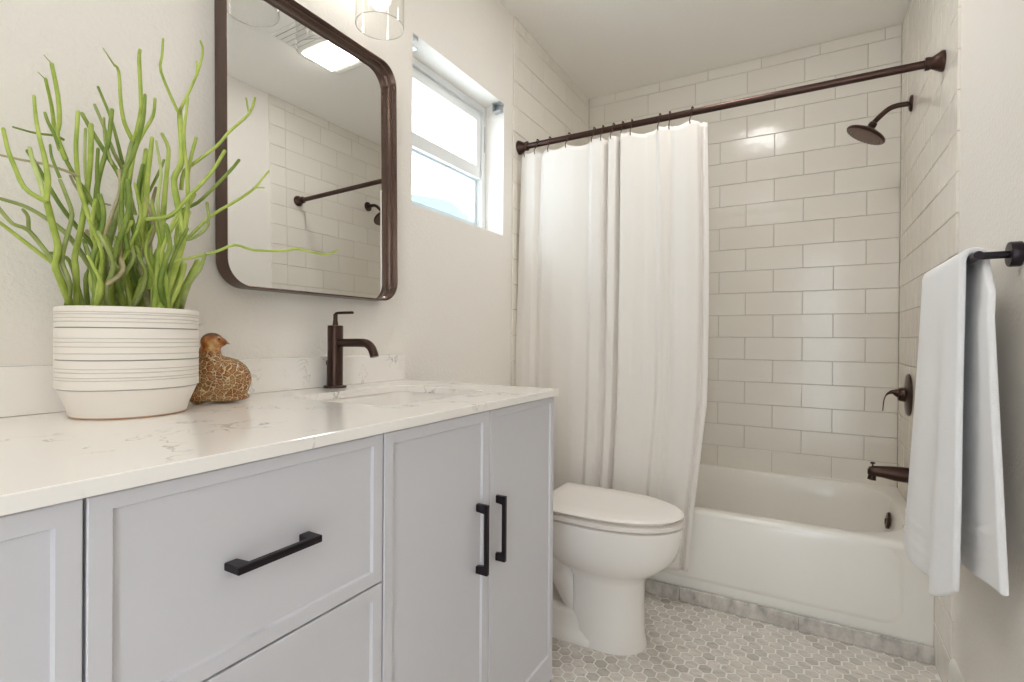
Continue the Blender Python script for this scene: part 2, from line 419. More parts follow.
# pencil cactus stems: tone, then (x, y, z, radius) from the middle of the pot foot
STEMS = [
(0, [(-0.0259,-0.0749,0.1804,0.0051),(0.0008,-0.0993,0.2249,0.0048),(0.0076,-0.1086,0.248,0.0046),(0.0184,-0.1086,0.2747,0.0044),(0.0256,-0.1171,0.3037,0.0042),(0.0323,-0.1266,0.3377,0.004),(0.0409,-0.1318,0.3399,0.0038)]),
(0, [(0.0071,-0.1097,0.2487,0.0029),(0.0028,-0.1389,0.2746,0.0027),(0.0014,-0.161,0.2941,0.0024),(0.0051,-0.1717,0.3014,0.0022),(0.0088,-0.1823,0.3088,0.002)]),
(1, [(0.0066,-0.1108,0.2517,0.0032),(0.0134,-0.1203,0.264,0.003),(0.0146,-0.1425,0.2946,0.0028),(0.0175,-0.1609,0.3005,0.0026),(0.0226,-0.1743,0.3147,0.0024),(0.0303,-0.1817,0.3222,0.0022)]),
(1, [(0.0146,-0.1425,0.2953,0.0024),(0.0288,-0.1475,0.3124,0.0022),(0.0411,-0.1568,0.3199,0.0019)]),
(0, [(0.0409,-0.1318,0.3399,0.0033),(0.0406,-0.1375,0.3407,0.0031),(0.0356,-0.1541,0.3544,0.0029),(0.0329,-0.1655,0.3867,0.0027),(0.0326,-0.1712,0.4053,0.0025),(0.0327,-0.176,0.4324,0.0023)]),
(2, [(0.0414,-0.1307,0.3386,0.0036),(0.0317,-0.1348,0.369,0.0032),(0.0216,-0.1399,0.3978,0.0027),(0.0132,-0.1409,0.4201,0.0023)]),
(0, [(0.0414,-0.1307,0.3386,0.0038),(0.0406,-0.1282,0.3665,0.0036),(0.0385,-0.1288,0.3847,0.0033),(0.0356,-0.1315,0.4086,0.003),(0.032,-0.1355,0.4335,0.0026),(0.0287,-0.1388,0.4631,0.0023),(0.0262,-0.1404,0.496,0.002)]),
(1, [(-0.0385,-0.0251,0.1834,0.0048),(-0.0335,-0.0287,0.2374,0.0045),(-0.0325,-0.0414,0.2447,0.0041),(-0.0362,-0.0649,0.2862,0.0037),(-0.0371,-0.0822,0.3092,0.0034),(-0.0413,-0.1068,0.3288,0.003),(-0.045,-0.1303,0.3417,0.0027),(-0.05,-0.157,0.3477,0.0024),(-0.0477,-0.1666,0.3491,0.0021)]),
(1, [(-0.0335,-0.0287,0.2374,0.0063),(-0.03,-0.0264,0.2725,0.006),(-0.0255,-0.0218,0.3115,0.0057),(-0.0185,-0.0117,0.3638,0.0054),(-0.0141,-0.0072,0.3873,0.0051),(-0.0103,-0.0044,0.4211,0.0048),(-0.0054,0.0011,0.4661,0.0045),(-0.0016,0.004,0.4859,0.0042)]),
(0, [(-0.0021,0.0027,0.482,0.0035),(0.0031,-0.0119,0.5047,0.003),(0.0106,-0.0212,0.5335,0.0026),(0.0191,-0.0282,0.5848,0.0021),(0.0263,-0.0381,0.5902,0.0017)]),
(2, [(0.0263,-0.0381,0.5902,0.0013),(0.0697,-0.0707,0.5906,0.0007)]),
(0, [(-0.0016,0.004,0.4824,0.0039),(0.011,0.0031,0.4956,0.0036),(0.0239,0.003,0.5262,0.0033),(0.0348,-0.0016,0.5446,0.0029),(0.0445,-0.0092,0.6109,0.0026),(0.0559,-0.0128,0.6196,0.0023)]),
(0, [(-0.0253,-0.0684,0.1807,0.0044),(-0.0026,-0.0781,0.2436,0.0042),(-0.0067,-0.0781,0.2669,0.004),(-0.0073,-0.07,0.3128,0.0039),(-0.0074,-0.0607,0.3915,0.0037),(-0.0095,-0.056,0.4485,0.0036),(-0.0131,-0.0548,0.4916,0.0034)]),
(3, [(-0.0534,-0.0427,0.1827,0.0039),(-0.0571,-0.0444,0.2335,0.0036),(-0.0574,-0.0386,0.2552,0.0034),(-0.0611,-0.0402,0.2781,0.0032),(-0.0658,-0.0444,0.3042,0.003)]),
(3, [(-0.033,-0.0031,0.1845,0.0041),(-0.032,-0.022,0.2433,0.0038),(-0.0328,-0.0452,0.2925,0.0035),(-0.0327,-0.0662,0.3194,0.0032),(-0.0338,-0.09,0.3545,0.0029),(-0.0352,-0.1144,0.402,0.0027),(-0.0327,-0.13,0.4271,0.0024)]),
(3, [(0.0037,-0.048,0.331,0.0033),(-0.0014,-0.0628,0.3701,0.0031),(-0.0058,-0.0761,0.3927,0.0028),(-0.0102,-0.0892,0.4216,0.0026),(-0.0144,-0.102,0.4576,0.0024),(-0.0166,-0.1101,0.4769,0.0022),(-0.0169,-0.1138,0.4899,0.002)]),
(0, [(-0.0102,-0.0892,0.4216,0.0036),(-0.0153,-0.0992,0.4582,0.0033),(-0.015,-0.0963,0.4817,0.0031),(-0.0165,-0.0977,0.5235,0.0029),(-0.0203,-0.1046,0.5729,0.0026)]),
(1, [(-0.0202,-0.1043,0.5731,0.0008),(-0.0388,-0.1084,0.5905,0.0006)]),
(0, [(-0.0735,-0.0757,0.4534,0.0032),(-0.0566,-0.0881,0.4749,0.0028),(-0.0388,-0.0984,0.5104,0.0024),(-0.0223,-0.1117,0.5462,0.002)]),
(1, [(-0.0225,-0.1122,0.546,0.0008),(-0.0168,-0.1226,0.551,0.0005)]),
(3, [(-0.0507,-0.0781,0.4655,0.0019),(-0.0491,-0.0906,0.4682,0.0017),(-0.0526,-0.1149,0.4647,0.0015),(-0.0566,-0.1404,0.466,0.0013)]),
(4, [(0.0064,-0.0766,0.395,0.0021),(0.0038,-0.094,0.4002,0.0019),(-0.0023,-0.1194,0.4048,0.0018),(-0.0079,-0.1438,0.4046,0.0016),(-0.013,-0.1671,0.4058,0.0015),(-0.0124,-0.177,0.4055,0.0014)]),
(0, [(0.0228,-0.0621,0.3014,0.0033),(0.0133,-0.0723,0.3495,0.0032),(0.0059,-0.0777,0.3817,0.0031),(-0.0001,-0.0797,0.4392,0.0029),(-0.0041,-0.0771,0.4751,0.0028),(-0.0081,-0.0744,0.5049,0.0027)]),
(2, [(-0.0562,-0.0395,0.3656,0.0028),(-0.0537,-0.0464,0.4159,0.0026),(-0.0497,-0.05,0.4523,0.0023),(-0.0444,-0.0505,0.4926,0.0021)]),
(3, [(0.0264,0.0019,0.2689,0.0042),(0.0192,-0.006,0.3292,0.0039),(0.0121,-0.0137,0.3718,0.0037),(0.0061,-0.0188,0.4076,0.0035),(-0.0032,-0.0313,0.4381,0.0032),(-0.0146,-0.0491,0.476,0.003),(-0.0245,-0.0631,0.5101,0.0027)]),
(1, [(-0.0027,0.0066,0.3518,0.0033),(-0.0138,-0.0075,0.4278,0.003),(-0.023,-0.0174,0.458,0.0027),(-0.0334,-0.0298,0.5055,0.0024),(-0.0422,-0.0388,0.5381,0.0021)]),
(3, [(-0.0363,0.0019,0.4448,0.0028),(-0.0339,-0.0086,0.4859,0.0024),(-0.0319,-0.0201,0.5239,0.0021),(-0.0325,-0.0377,0.5676,0.0018)]),
(3, [(-0.0074,-0.0462,0.2478,0.0042),(-0.0067,-0.0496,0.3234,0.0039),(-0.0049,-0.0504,0.3652,0.0036),(-0.0015,-0.0477,0.4042,0.0034),(0.0051,-0.0376,0.462,0.0031),(0.009,-0.0337,0.5203,0.0029)]),
(3, [(-0.0081,-0.0433,0.3162,0.003),(0.0153,-0.0569,0.3958,0.0026),(0.0409,-0.0656,0.4381,0.0022)]),
(1, [(0.0104,-0.0339,0.4266,0.0023),(0.0014,-0.0405,0.4685,0.002),(-0.0045,-0.0398,0.5073,0.0017)]),
(3, [(0.0445,-0.0242,0.2809,0.0036),(0.0504,-0.0356,0.3367,0.0032),(0.0599,-0.0384,0.3942,0.0029),(0.0747,-0.0292,0.4373,0.0027),(0.0885,-0.0224,0.4879,0.0024),(0.0985,-0.0242,0.5291,0.0021)]),
(0, [(-0.0119,-0.0005,0.3958,0.0035),(0.001,0.003,0.4603,0.0031),(0.0156,0.0104,0.4955,0.0028),(0.0309,0.0192,0.5256,0.0024),(0.0415,0.0173,0.5525,0.0021)]),
(0, [(0.011,0.0283,0.1852,0.0049),(0.0126,0.0224,0.2691,0.0045),(0.0114,0.01,0.3137,0.0041),(0.0177,0.0148,0.3601,0.0038),(0.022,0.0152,0.4145,0.0034),(0.0273,0.0179,0.4676,0.0031),(0.0313,0.0175,0.4861,0.0027)]),
(0, [(0.031,0.0239,0.1845,0.0054),(0.0285,0.0287,0.26,0.005),(0.0267,0.0352,0.3041,0.0046),(0.024,0.0396,0.3503,0.0042),(0.0212,0.044,0.3989,0.0038),(0.0186,0.0485,0.4406,0.0034),(0.0156,0.0523,0.4808,0.0029),(0.0078,0.045,0.5073,0.0025)]),
(2, [(0.0477,0.0234,0.3144,0.0027),(0.0529,0.0174,0.3739,0.0024),(0.0611,0.0181,0.4165,0.0022),(0.0664,0.0123,0.4433,0.002),(0.0711,0.0052,0.4693,0.0017)]),
(0, [(0.0478,0.0256,0.1842,0.006),(0.055,0.0398,0.2436,0.0058),(0.0623,0.0543,0.3096,0.0055),(0.0641,0.0559,0.3169,0.0052),(0.0609,0.0462,0.3708,0.0049),(0.0594,0.0401,0.4158,0.0045),(0.0647,0.0501,0.4517,0.0043),(0.0641,0.0463,0.5378,0.0039)]),
(0, [(0.0641,0.0463,0.5378,0.0026),(0.0721,0.0381,0.5347,0.0023),(0.0723,0.0119,0.5895,0.002),(0.0824,0.0085,0.6126,0.0018),(0.0925,0.0051,0.6368,0.0016)]),
(0, [(0.0644,0.047,0.5398,0.0026),(0.0733,0.0457,0.5445,0.0023),(0.0898,0.0622,0.6044,0.002),(0.1007,0.0658,0.6423,0.0018),(0.1069,0.0585,0.6564,0.0015)]),
(0, [(0.0898,0.0623,0.6026,0.0023),(0.0856,0.0644,0.6279,0.0018)]),
(0, [(0.0623,0.0543,0.3096,0.0031),(0.0731,0.0552,0.3625,0.0028),(0.0814,0.0505,0.4295,0.0025),(0.0879,0.0418,0.4879,0.0022),(0.0986,0.0425,0.5516,0.0019)]),
(0, [(0.0629,0.0556,0.3134,0.0035),(0.0694,0.0588,0.3727,0.0032),(0.0735,0.0564,0.4289,0.0028),(0.0824,0.0651,0.4928,0.0024)]),
(3, [(-0.0256,0.0414,0.3376,0.0032),(-0.0112,0.0446,0.346,0.003),(0.0201,0.0865,0.3814,0.0029),(0.0394,0.101,0.3982,0.0027),(0.0672,0.1352,0.4541,0.0026),(0.0843,0.1444,0.4772,0.0025)]),
(0, [(0.0525,-0.0009,0.337,0.0029),(0.0764,0.0248,0.3449,0.0028),(0.097,0.0426,0.3767,0.0027),(0.1217,0.0699,0.4253,0.0027),(0.1402,0.083,0.465,0.0026)]),
(0, [(0.0623,0.0543,0.3096,0.0029),(0.0644,0.0618,0.3143,0.0027),(0.0777,0.0952,0.3597,0.0025),(0.0958,0.1397,0.4002,0.0024),(0.1052,0.1641,0.4262,0.0021),(0.1084,0.1744,0.4433,0.0019),(0.1129,0.1875,0.4639,0.0017)]),
(0, [(0.1052,0.1641,0.4262,0.0015),(0.1186,0.1739,0.4261,0.0012)]),
(1, [(0.0635,0.0571,0.31,0.0026),(0.0833,0.0638,0.3147,0.0025),(0.1048,0.0746,0.3361,0.0025),(0.1176,0.0655,0.3718,0.0024)]),
(0, [(0.0472,0.0582,0.4025,0.0031),(0.0568,0.0582,0.4338,0.0029),(0.07,0.0668,0.4487,0.0027),(0.0919,0.0956,0.4856,0.0025),(0.1084,0.1118,0.5168,0.0023),(0.1284,0.1359,0.554,0.0021),(0.1397,0.1403,0.5823,0.0019)]),
(2, [(0.1284,0.1359,0.554,0.0019),(0.1469,0.1181,0.5716,0.0014)]),
(0, [(0.0692,0.0326,0.2667,0.0024),(0.0736,0.0428,0.2712,0.0023),(0.0944,0.0908,0.2901,0.0023),(0.1079,0.1219,0.3077,0.0023),(0.1204,0.1507,0.3018,0.0022),(0.1391,0.1938,0.305,0.0022),(0.1521,0.2237,0.3125,0.0022),(0.1684,0.2612,0.3079,0.0021),(0.1764,0.2796,0.3089,0.002),(0.1837,0.2965,0.3182,0.002)]),
(0, [(-0.011,0.073,0.1881,0.0071),(-0.0094,0.0915,0.2741,0.0066)]),
(0, [(0.0079,0.0741,0.1877,0.0064),(0.0047,0.0954,0.2448,0.0057),(0.0005,0.1143,0.2823,0.005)]),
(1, [(0.0331,0.0665,0.1868,0.0041),(0.0938,0.0484,0.2284,0.0035),(0.1124,0.0569,0.2547,0.0031),(0.1274,0.0571,0.2799,0.0027)]),
(4, [(-0.0331,0.0404,0.1868,0.0041),(-0.0311,0.0441,0.2788,0.0037),(-0.0309,0.0438,0.333,0.0033),(-0.0294,0.0463,0.382,0.0029),(-0.0267,0.0516,0.4148,0.0026)]),
(0, [(0.0217,0.02,0.2183,0.0045),(0.0172,0.0251,0.2638,0.0042),(0.0063,0.0153,0.3472,0.0038),(0.0012,0.0188,0.4348,0.0034),(-0.0032,0.0239,0.4731,0.0031)]),
(2, [(-0.0078,0.0075,0.2989,0.0029),(-0.0105,0.0088,0.2796,0.0029),(-0.0079,0.0221,0.2614,0.0029),(-0.0029,0.0411,0.2635,0.003),(-0.002,0.0507,0.2869,0.003)]),
(4, [(0.0165,-0.0228,0.3142,0.0041),(0.0317,-0.0304,0.2675,0.0038),(0.0489,-0.0332,0.2442,0.0036),(0.0569,-0.0574,0.2199,0.0033)]),
(0, [(-0.0017,-0.025,0.1826,0.0044),(0.0102,-0.0329,0.2176,0.0041),(0.0248,-0.0347,0.2607,0.0039),(0.0404,-0.0341,0.2964,0.0036),(0.0591,-0.0263,0.3261,0.0034)]),
(0, [(0.0142,-0.0047,0.1833,0.0048),(0.0124,0.013,0.2359,0.0044),(0.0085,0.026,0.2537,0.0041),(0.0053,0.0405,0.294,0.0037)]),
(3, [(0.0147,-0.017,0.1826,0.0044),(0.0225,-0.0278,0.2176,0.0041),(0.0305,-0.0385,0.2514,0.0039),(0.0426,-0.0393,0.2871,0.0037),(0.0574,-0.0342,0.3197,0.0035),(0.0705,-0.0328,0.3597,0.0033),(0.08,-0.0399,0.3876,0.003)]),
(3, [(0.0263,-0.0657,0.1797,0.0042),(0.0371,-0.0659,0.2184,0.0039),(0.0443,-0.0742,0.2541,0.0035),(0.057,-0.0699,0.2888,0.0033),(0.0687,-0.0679,0.3278,0.003),(0.076,-0.0762,0.3565,0.0027)]),
(3, [(-0.0198,0.0229,0.1856,0.0047),(-0.0171,0.0151,0.2286,0.0043),(-0.0155,0.0047,0.2687,0.004),(-0.0086,0.0063,0.3077,0.0037),(0.001,0.0144,0.353,0.0035),(0.0044,0.008,0.3957,0.0031),(0.0123,0.0122,0.44,0.0029)]),
(1, [(-0.0289,-0.0819,0.1801,0.0037),(0.0001,-0.0868,0.2181,0.0034),(0.0057,-0.0992,0.2533,0.0031),(0.0171,-0.0981,0.2876,0.0029),(0.0294,-0.0949,0.3265,0.0027),(0.036,-0.1049,0.3547,0.0024),(0.0428,-0.1146,0.3744,0.0022)]),
(3, [(-0.0217,-0.0601,0.1811,0.0033),(-0.0674,-0.052,0.2192,0.0032),(-0.0652,-0.0642,0.2629,0.0029),(-0.0638,-0.0783,0.2727,0.0026),(-0.0622,-0.0921,0.274,0.0023)]),
(3, [(0.0502,0.0325,0.1845,0.0045),(0.0611,0.0174,0.2252,0.0041),(0.0784,0.0169,0.2639,0.0038),(0.0955,0.0162,0.2916,0.0035),(0.1076,0.0039,0.3219,0.0031)]),
(1, [(0.034,-0.0453,0.1807,0.0037),(0.0437,-0.0549,0.211,0.0034),(0.059,-0.0515,0.2464,0.0031),(0.0682,-0.0621,0.2732,0.0028),(0.0751,-0.0782,0.2983,0.0025)]),
(0, [(-0.0119,0.013,0.1849,0.004),(-0.0039,-0.0032,0.235,0.0036),(0.0054,-0.0164,0.2644,0.0032),(0.0116,-0.0367,0.2867,0.0029),(0.0207,-0.0503,0.3121,0.0025)]),
(4, [(0.0321,-0.0534,0.3021,0.0028),(0.0427,-0.0466,0.3369,0.0026),(0.0532,-0.0398,0.3767,0.0023),(0.0591,-0.0438,0.4076,0.0021)]),
(4, [(-0.0056,-0.0855,0.3976,0.0017),(-0.011,-0.0729,0.3771,0.0016),(-0.0131,-0.0529,0.3656,0.0015),(-0.0128,-0.0272,0.3631,0.0015)]),
(3, [(0.0428,-0.1146,0.3774,0.0021),(0.0463,-0.1255,0.4041,0.0018),(0.0527,-0.13,0.4211,0.0015)]),
(3, [(0.0043,0.0113,0.3698,0.0024),(0.0078,0.0256,0.3997,0.0022),(0.0114,0.0402,0.4393,0.0021),(0.0116,0.0467,0.4595,0.0019)]),
(3, [(0.0515,0.0355,0.1847,0.0031),(0.0584,0.027,0.2162,0.0029),(0.0709,0.0314,0.2679,0.0027),(0.0885,0.0478,0.3261,0.0026)]),
(1, [(0.0337,-0.0461,0.1806,0.0038),(0.0143,-0.0546,0.2313,0.0031),(-0.0054,-0.064,0.2872,0.0024)]),
(0, [(0.014,-0.0052,0.1833,0.0035),(0.017,-0.0169,0.2334,0.0031),(0.0207,-0.0271,0.2678,0.0027),(0.0256,-0.0344,0.302,0.0024)]),
(1, [(0.015,-0.0029,0.1834,0.0044),(0.043,0.0042,0.2393,0.0034),(0.0591,-0.0163,0.2724,0.0023)]),
(0, [(0.0096,-0.0077,0.1832,0.0036),(0.018,-0.0301,0.2382,0.0031),(0.0393,-0.0226,0.2795,0.0027),(0.0614,-0.0132,0.3358,0.0023),(0.0733,-0.0275,0.3873,0.0019)]),
(0, [(-0.0073,-0.0438,0.1817,0.004),(-0.0012,-0.0584,0.231,0.0036),(0.0127,-0.0546,0.2754,0.0032),(0.02,-0.0661,0.3088,0.0029),(0.0325,-0.0657,0.3567,0.0026)]),
(3, [(-0.0275,0.033,0.1863,0.0034),(-0.0315,0.0279,0.2355,0.0033),(-0.036,0.0219,0.2862,0.0032),(-0.0295,0.0409,0.3262,0.0031),(-0.0335,0.0359,0.3641,0.003)]),
(0, [(0.0311,0.0241,0.1845,0.004),(0.0437,0.0403,0.2175,0.0036),(0.0436,0.0276,0.2729,0.0031),(0.0521,0.0344,0.318,0.0026),(0.0638,0.0488,0.3654,0.0022)]),
(0, [(0.0276,-0.0628,0.1798,0.0043),(0.0538,-0.0649,0.2178,0.003),(0.0702,-0.0895,0.2594,0.0017)]),
(2, [(-0.0008,-0.023,0.1826,0.0031),(0.0132,-0.0187,0.2345,0.003),(0.0296,-0.0087,0.2763,0.0029),(0.0322,-0.0308,0.3132,0.0027),(0.0439,-0.0317,0.3625,0.0026)]),
(0, [(-0.0108,0.0156,0.185,0.0043),(0.0145,0.0163,0.2395,0.0032),(0.0298,-0.0058,0.2907,0.0021)]),
(0, [(-0.0113,0.0143,0.1849,0.0037),(-0.0056,-0.0035,0.2168,0.0032),(-0.0003,-0.0222,0.2499,0.0028),(0.0175,-0.012,0.306,0.0024),(0.0275,-0.0199,0.3356,0.0019)]),
(0, [(0.0266,-0.0652,0.1797,0.0038),(0.0443,-0.0635,0.2282,0.0032),(0.0597,-0.0674,0.2726,0.0026),(0.0679,-0.0876,0.3153,0.002)]),
(2, [(-0.0383,-0.0247,0.1834,0.0038),(-0.0419,-0.0117,0.2277,0.0033),(-0.053,-0.0159,0.2661,0.0028)]),
(0, [(0.0519,0.0364,0.1847,0.0038),(0.0664,0.0231,0.2417,0.0032),(0.0809,0.0097,0.281,0.0025),(0.1069,0.0228,0.336,0.002)]),
(1, [(-0.0002,-0.0216,0.1827,0.0042),(0.0329,-0.0267,0.2349,0.0033),(0.0558,-0.0554,0.2606,0.0024)]),
(0, [(-0.0332,0.0402,0.1868,0.0047),(-0.0354,0.0334,0.2423,0.0034),(-0.0394,0.0223,0.3019,0.002)]),
(4, [(0.0099,0.0257,0.1851,0.0043),(0.0102,0.0178,0.232,0.004),(0.0098,0.0086,0.2707,0.0036),(0.0213,0.0266,0.3273,0.0033),(0.019,0.0128,0.3791,0.0029)]),
(0, [(0.0516,0.0358,0.1847,0.0044),(0.0534,0.0581,0.2467,0.004),(0.0444,0.0557,0.282,0.0036),(0.0373,0.0574,0.3342,0.0032),(0.0414,0.0852,0.4024,0.0028)]),
(3, [(-0.0094,0.0188,0.1851,0.0032),(-0.0009,0.001,0.2395,0.0029),(0.009,-0.0135,0.2759,0.0027)]),
(2, [(0.031,0.0238,0.1845,0.0033),(0.0251,0.0228,0.2206,0.003),(0.0274,0.0408,0.2696,0.0027),(0.0303,0.0602,0.3075,0.0024),(0.034,0.0813,0.3692,0.0021)]),
(0, [(-0.0086,0.0205,0.1852,0.0032),(-0.0032,0.0273,0.24,0.0029),(0.0071,0.0453,0.2935,0.0027)]),
(0, [(0.0326,0.0274,0.1846,0.0048),(0.0302,0.0277,0.2202,0.0041),(0.0233,0.0175,0.2622,0.0034),(0.0193,0.014,0.2982,0.0026),(0.0236,0.0295,0.3486,0.0019)]),
(1, [(0.009,0.0237,0.185,0.0039),(0.0025,0.0142,0.2329,0.0033),(0.0058,0.0276,0.2682,0.0028)]),
(4, [(-0.0389,-0.026,0.1833,0.0033),(-0.0287,-0.0199,0.2375,0.0031),(-0.0278,-0.0349,0.2849,0.0029),(-0.0285,-0.0539,0.3145,0.0027)]),
(0, [(0.0112,0.0287,0.1852,0.0037),(0.0341,0.0433,0.2454,0.0033),(0.0446,0.0294,0.2837,0.0028),(0.0548,0.0149,0.3298,0.0024),(0.0655,0.0014,0.3676,0.0019)]),
]

# ================================================================ the room
def tile_rows():
    r = -1
    while True:
        zt = ZC if r < 0 else ROW0 - r * ROWH
        zb = ROW0 - (r + 1) * ROWH
        if zt < 0.37:
            return
        yield r, max(zb, 0.30 if zb < 0.36 else zb), zt
        r += 1

def tiles(bm, axis, face, sign, a0, a1, start, z_low=None, width=TW, step=0.5, thick=0.0045):
    """bevelled glazed tiles over a rectangle of one wall; sign = direction of the room along the wall's normal"""
    g, c = 0.0011, 0.0016
    rng = random.Random(int(face * 1000) + 7)
    for r, zb, zt in tile_rows():
        if z_low is not None and zt <= z_low:
            continue
        zb2 = zb if z_low is None else max(zb, z_low)
        off = 0.25 if r < 0 else (step if r % 2 else 0.0)
        k = math.floor((a0 - start) / width) - 1
        while True:
            b0 = start + (k + off) * width; b1 = b0 + width; k += 1
            if b0 >= a1:
                break
            lo, hi = max(b0, a0), min(b1, a1)
            if hi - lo < 0.004:
                continue
            lo += g; hi -= g; z0 = zb2 + g; z1 = zt - g
            tl = [rng.uniform(-0.0005, 0.0005) for _ in range(2)]
            pts = []
            for ins, d in ((0, 0), (0, thick - 0.0012), (c, thick)):
                ring = []
                for a, z in ((lo + ins, z0 + ins), (hi - ins, z0 + ins), (hi - ins, z1 - ins), (lo + ins, z1 - ins)):
                    t = d
                    if d > 0:
                        t += tl[0] * ((a - lo) / (hi - lo) - .5) + tl[1] * ((z - z0) / max(z1 - z0, .01) - .5)
                    p = face + sign * (t - thick)
                    ring.append((p, a, z) if axis == 'x' else (a, p, z))
                pts.append(ring)
            loft(bm, pts, True, False, True)

# --- floor: grout bed with hexagon mosaic
bm = bmesh.new()
box(bm, XL - 0.16, XR + 0.12, YF - 0.12, YB + 0.1, -0.10, -0.0015)
floor = struct('floor', bm, M['floor_grout'])
bm = bmesh.new()
P_ = 0.0415; RH = P_ * 0.866; hexr = (P_ - 0.0050) / math.sqrt(3)
j = 0
y = -0.60
while y < 2.105:
    x = XL - 0.02 + (P_ / 2 if j % 2 else 0)
    while x < XR + 0.02:
        ring = [(x + hexr * math.sin(i * PI / 3), y + hexr * math.cos(i * PI / 3)) for i in range(6)]
        ring = [(min(max(px, XL + 0.001), XR - 0.001), min(py, 2.094)) for px, py in ring]
        if max(p[0] for p in ring) - min(p[0] for p in ring) > 0.006 and max(p[1] for p in ring) - min(p[1] for p in ring) > 0.006:
            loft(bm, [[(px, py, -0.0012) for px, py in ring], [(px, py, -0.0004) for px, py in ring],
                      [(x + (px - x) * 0.955, y + (py - y) * 0.955 if y < 2.08 else py, 0.0) for px, py in ring]], True, False, True)
        x += P_
    y += RH; j += 1
struct('hex_mosaic', bm, M['hex'], floor)

# --- ceiling
bm = bmesh.new()
box(bm, XL - 0.16, XR + 0.12, YF - 0.12, YB + 0.1, ZC, ZC + 0.1)
struct('ceiling', bm, M['ceiling'])

# --- wall_left with the window opening
WY0, WY1, WZ0, WZ1 = 1.332, 1.932, 1.484, 2.062
bm = bmesh.new()
T = 0.16
for y0, y1, z0, z1 in ((YF - .12, WY0, 0, ZC), (WY1, YB + .1, 0, ZC), (WY0, WY1, 0, WZ0), (WY0, WY1, WZ1, ZC)):
    box(bm, XL - T, XL, y0, y1, z0, z1)
wall_left = struct('wall_left', bm, M['wall'])
bm = bmesh.new()
box(bm, XL, XL + 0.0015, 2.047, YB, 0.30, ZC, mi=1)
tiles(bm, 'x', XL + 0.006, 1, 2.047, YB, 2.047)
struct('subway_tiles', bm, [M['tile'], M['grout']], wall_left)
bm = bmesh.new()
z = 0.0
for r, zb, zt in tile_rows():
    box(bm, XL, XL + 0.0085, 2.006, 2.0465, zb + 0.0008, zt - 0.0008, 0.003, 2)
box(bm, XL, XL + 0.0085, 2.006, 2.0465, 0.0, 0.352, 0.003, 2)
struct('bullnose_edge', bm, M['tile'], wall_left)

# --- wall_right
bm = bmesh.new()
xr = XR + 0.0045
box(bm, xr, xr + 0.12, YF - .12, YB + .1, 0, ZC)
wall_right = struct('wall_right', bm, M['wall'])
bm = bmesh.new()
box(bm, XR + 0.003, XR + 0.005, 1.975, YB, 0.30, ZC, mi=1)
tiles(bm, 'x', XR, -1, 1.975, YB, 1.975)
struct('subway_tiles', bm, [M['tile'], M['grout']], wall_right)
bm = bmesh.new()
for r, zb, zt in tile_rows():
    box(bm, XR - 0.0025, XR + 0.006, 1.870, 1.9735, zb + 0.001, zt - 0.001, 0.0022, 2)
for z0, z1 in ((0.0, 0.128), (0.130, 0.242), (0.244, 0.356)):
    box(bm, XR - 0.0025, XR + 0.006, 1.870, 1.9735, z0 + 0.001, z1, 0.0022, 2)
    box(bm, XR - 0.0005, XR + 0.006, 1.975, 2.12, z0 + 0.001, z1, 0.0018, 2)
struct('bullnose_edge', bm, M['tile'], wall_right)

# --- wall_back behind the tub
bm = bmesh.new()
box(bm, XL - 0.16, XR + 0.12, YB + 0.0045, YB + 0.12, 0, ZC)
wall_back = struct('wall_back', bm, M['grout'])
bm = bmesh.new()
tiles(bm, 'y', YB, -1, XL + 0.006, XR, TX0)
struct('subway_tiles', bm, M['tile'], wall_back)

# --- wall_front behind the camera, with an unseen doorway added to let in fill daylight
DX0, DX1, DZ = -0.04, 0.32, 2.05
bm = bmesh.new()
box(bm, XL - 0.16, DX0, YF - 0.12, YF, 0, ZC)
box(bm, DX1, XR + 0.12, YF - 0.12, YF, 0, ZC)
box(bm, DX0, DX1, YF - 0.12, YF, DZ, ZC)
struct('wall_front', bm, M['wall'])

# --- baseboard on the right wall, casing of the added doorway, marble strip along the tub
bm = bmesh.new()
for y0, y1 in ((YF, 1.869),):
    rings = []
    for yy in (y0, y1):
        rings.append([(xr, yy, 0), (xr - 0.013, yy, 0), (xr - 0.013, yy, 0.122), (xr - 0.010, yy, 0.134), (xr - 0.005, yy, 0.142), (xr, yy, 0.143)])
    loft(bm, rings, True, True, True)
struct('baseboard_right', bm, M['trim'])
bm = bmesh.new()
for x0, x1, z0, z1 in ((DX1, min(DX1 + 0.07, XR), 0, DZ + 0.07), (DX0 - 0.07, DX0, 0, DZ + 0.07), (DX0, DX1, DZ, DZ + 0.07)):
    box(bm, x0, x1, YF, YF + 0.016, z0, z1, 0.003, 2)
struct('trim_1', bm, M['trim'])
bm = bmesh.new()
for x0, x1 in ((XL + 0.004, -0.880), (-0.879, -0.432), (-0.431, -0.020), (-0.019, XR - 0.0005)):
    box(bm, x0, x1, 2.089, 2.100, 0.0005, 0.054, 0.0015, 2)
struct('trim_2', bm, M['marble'])

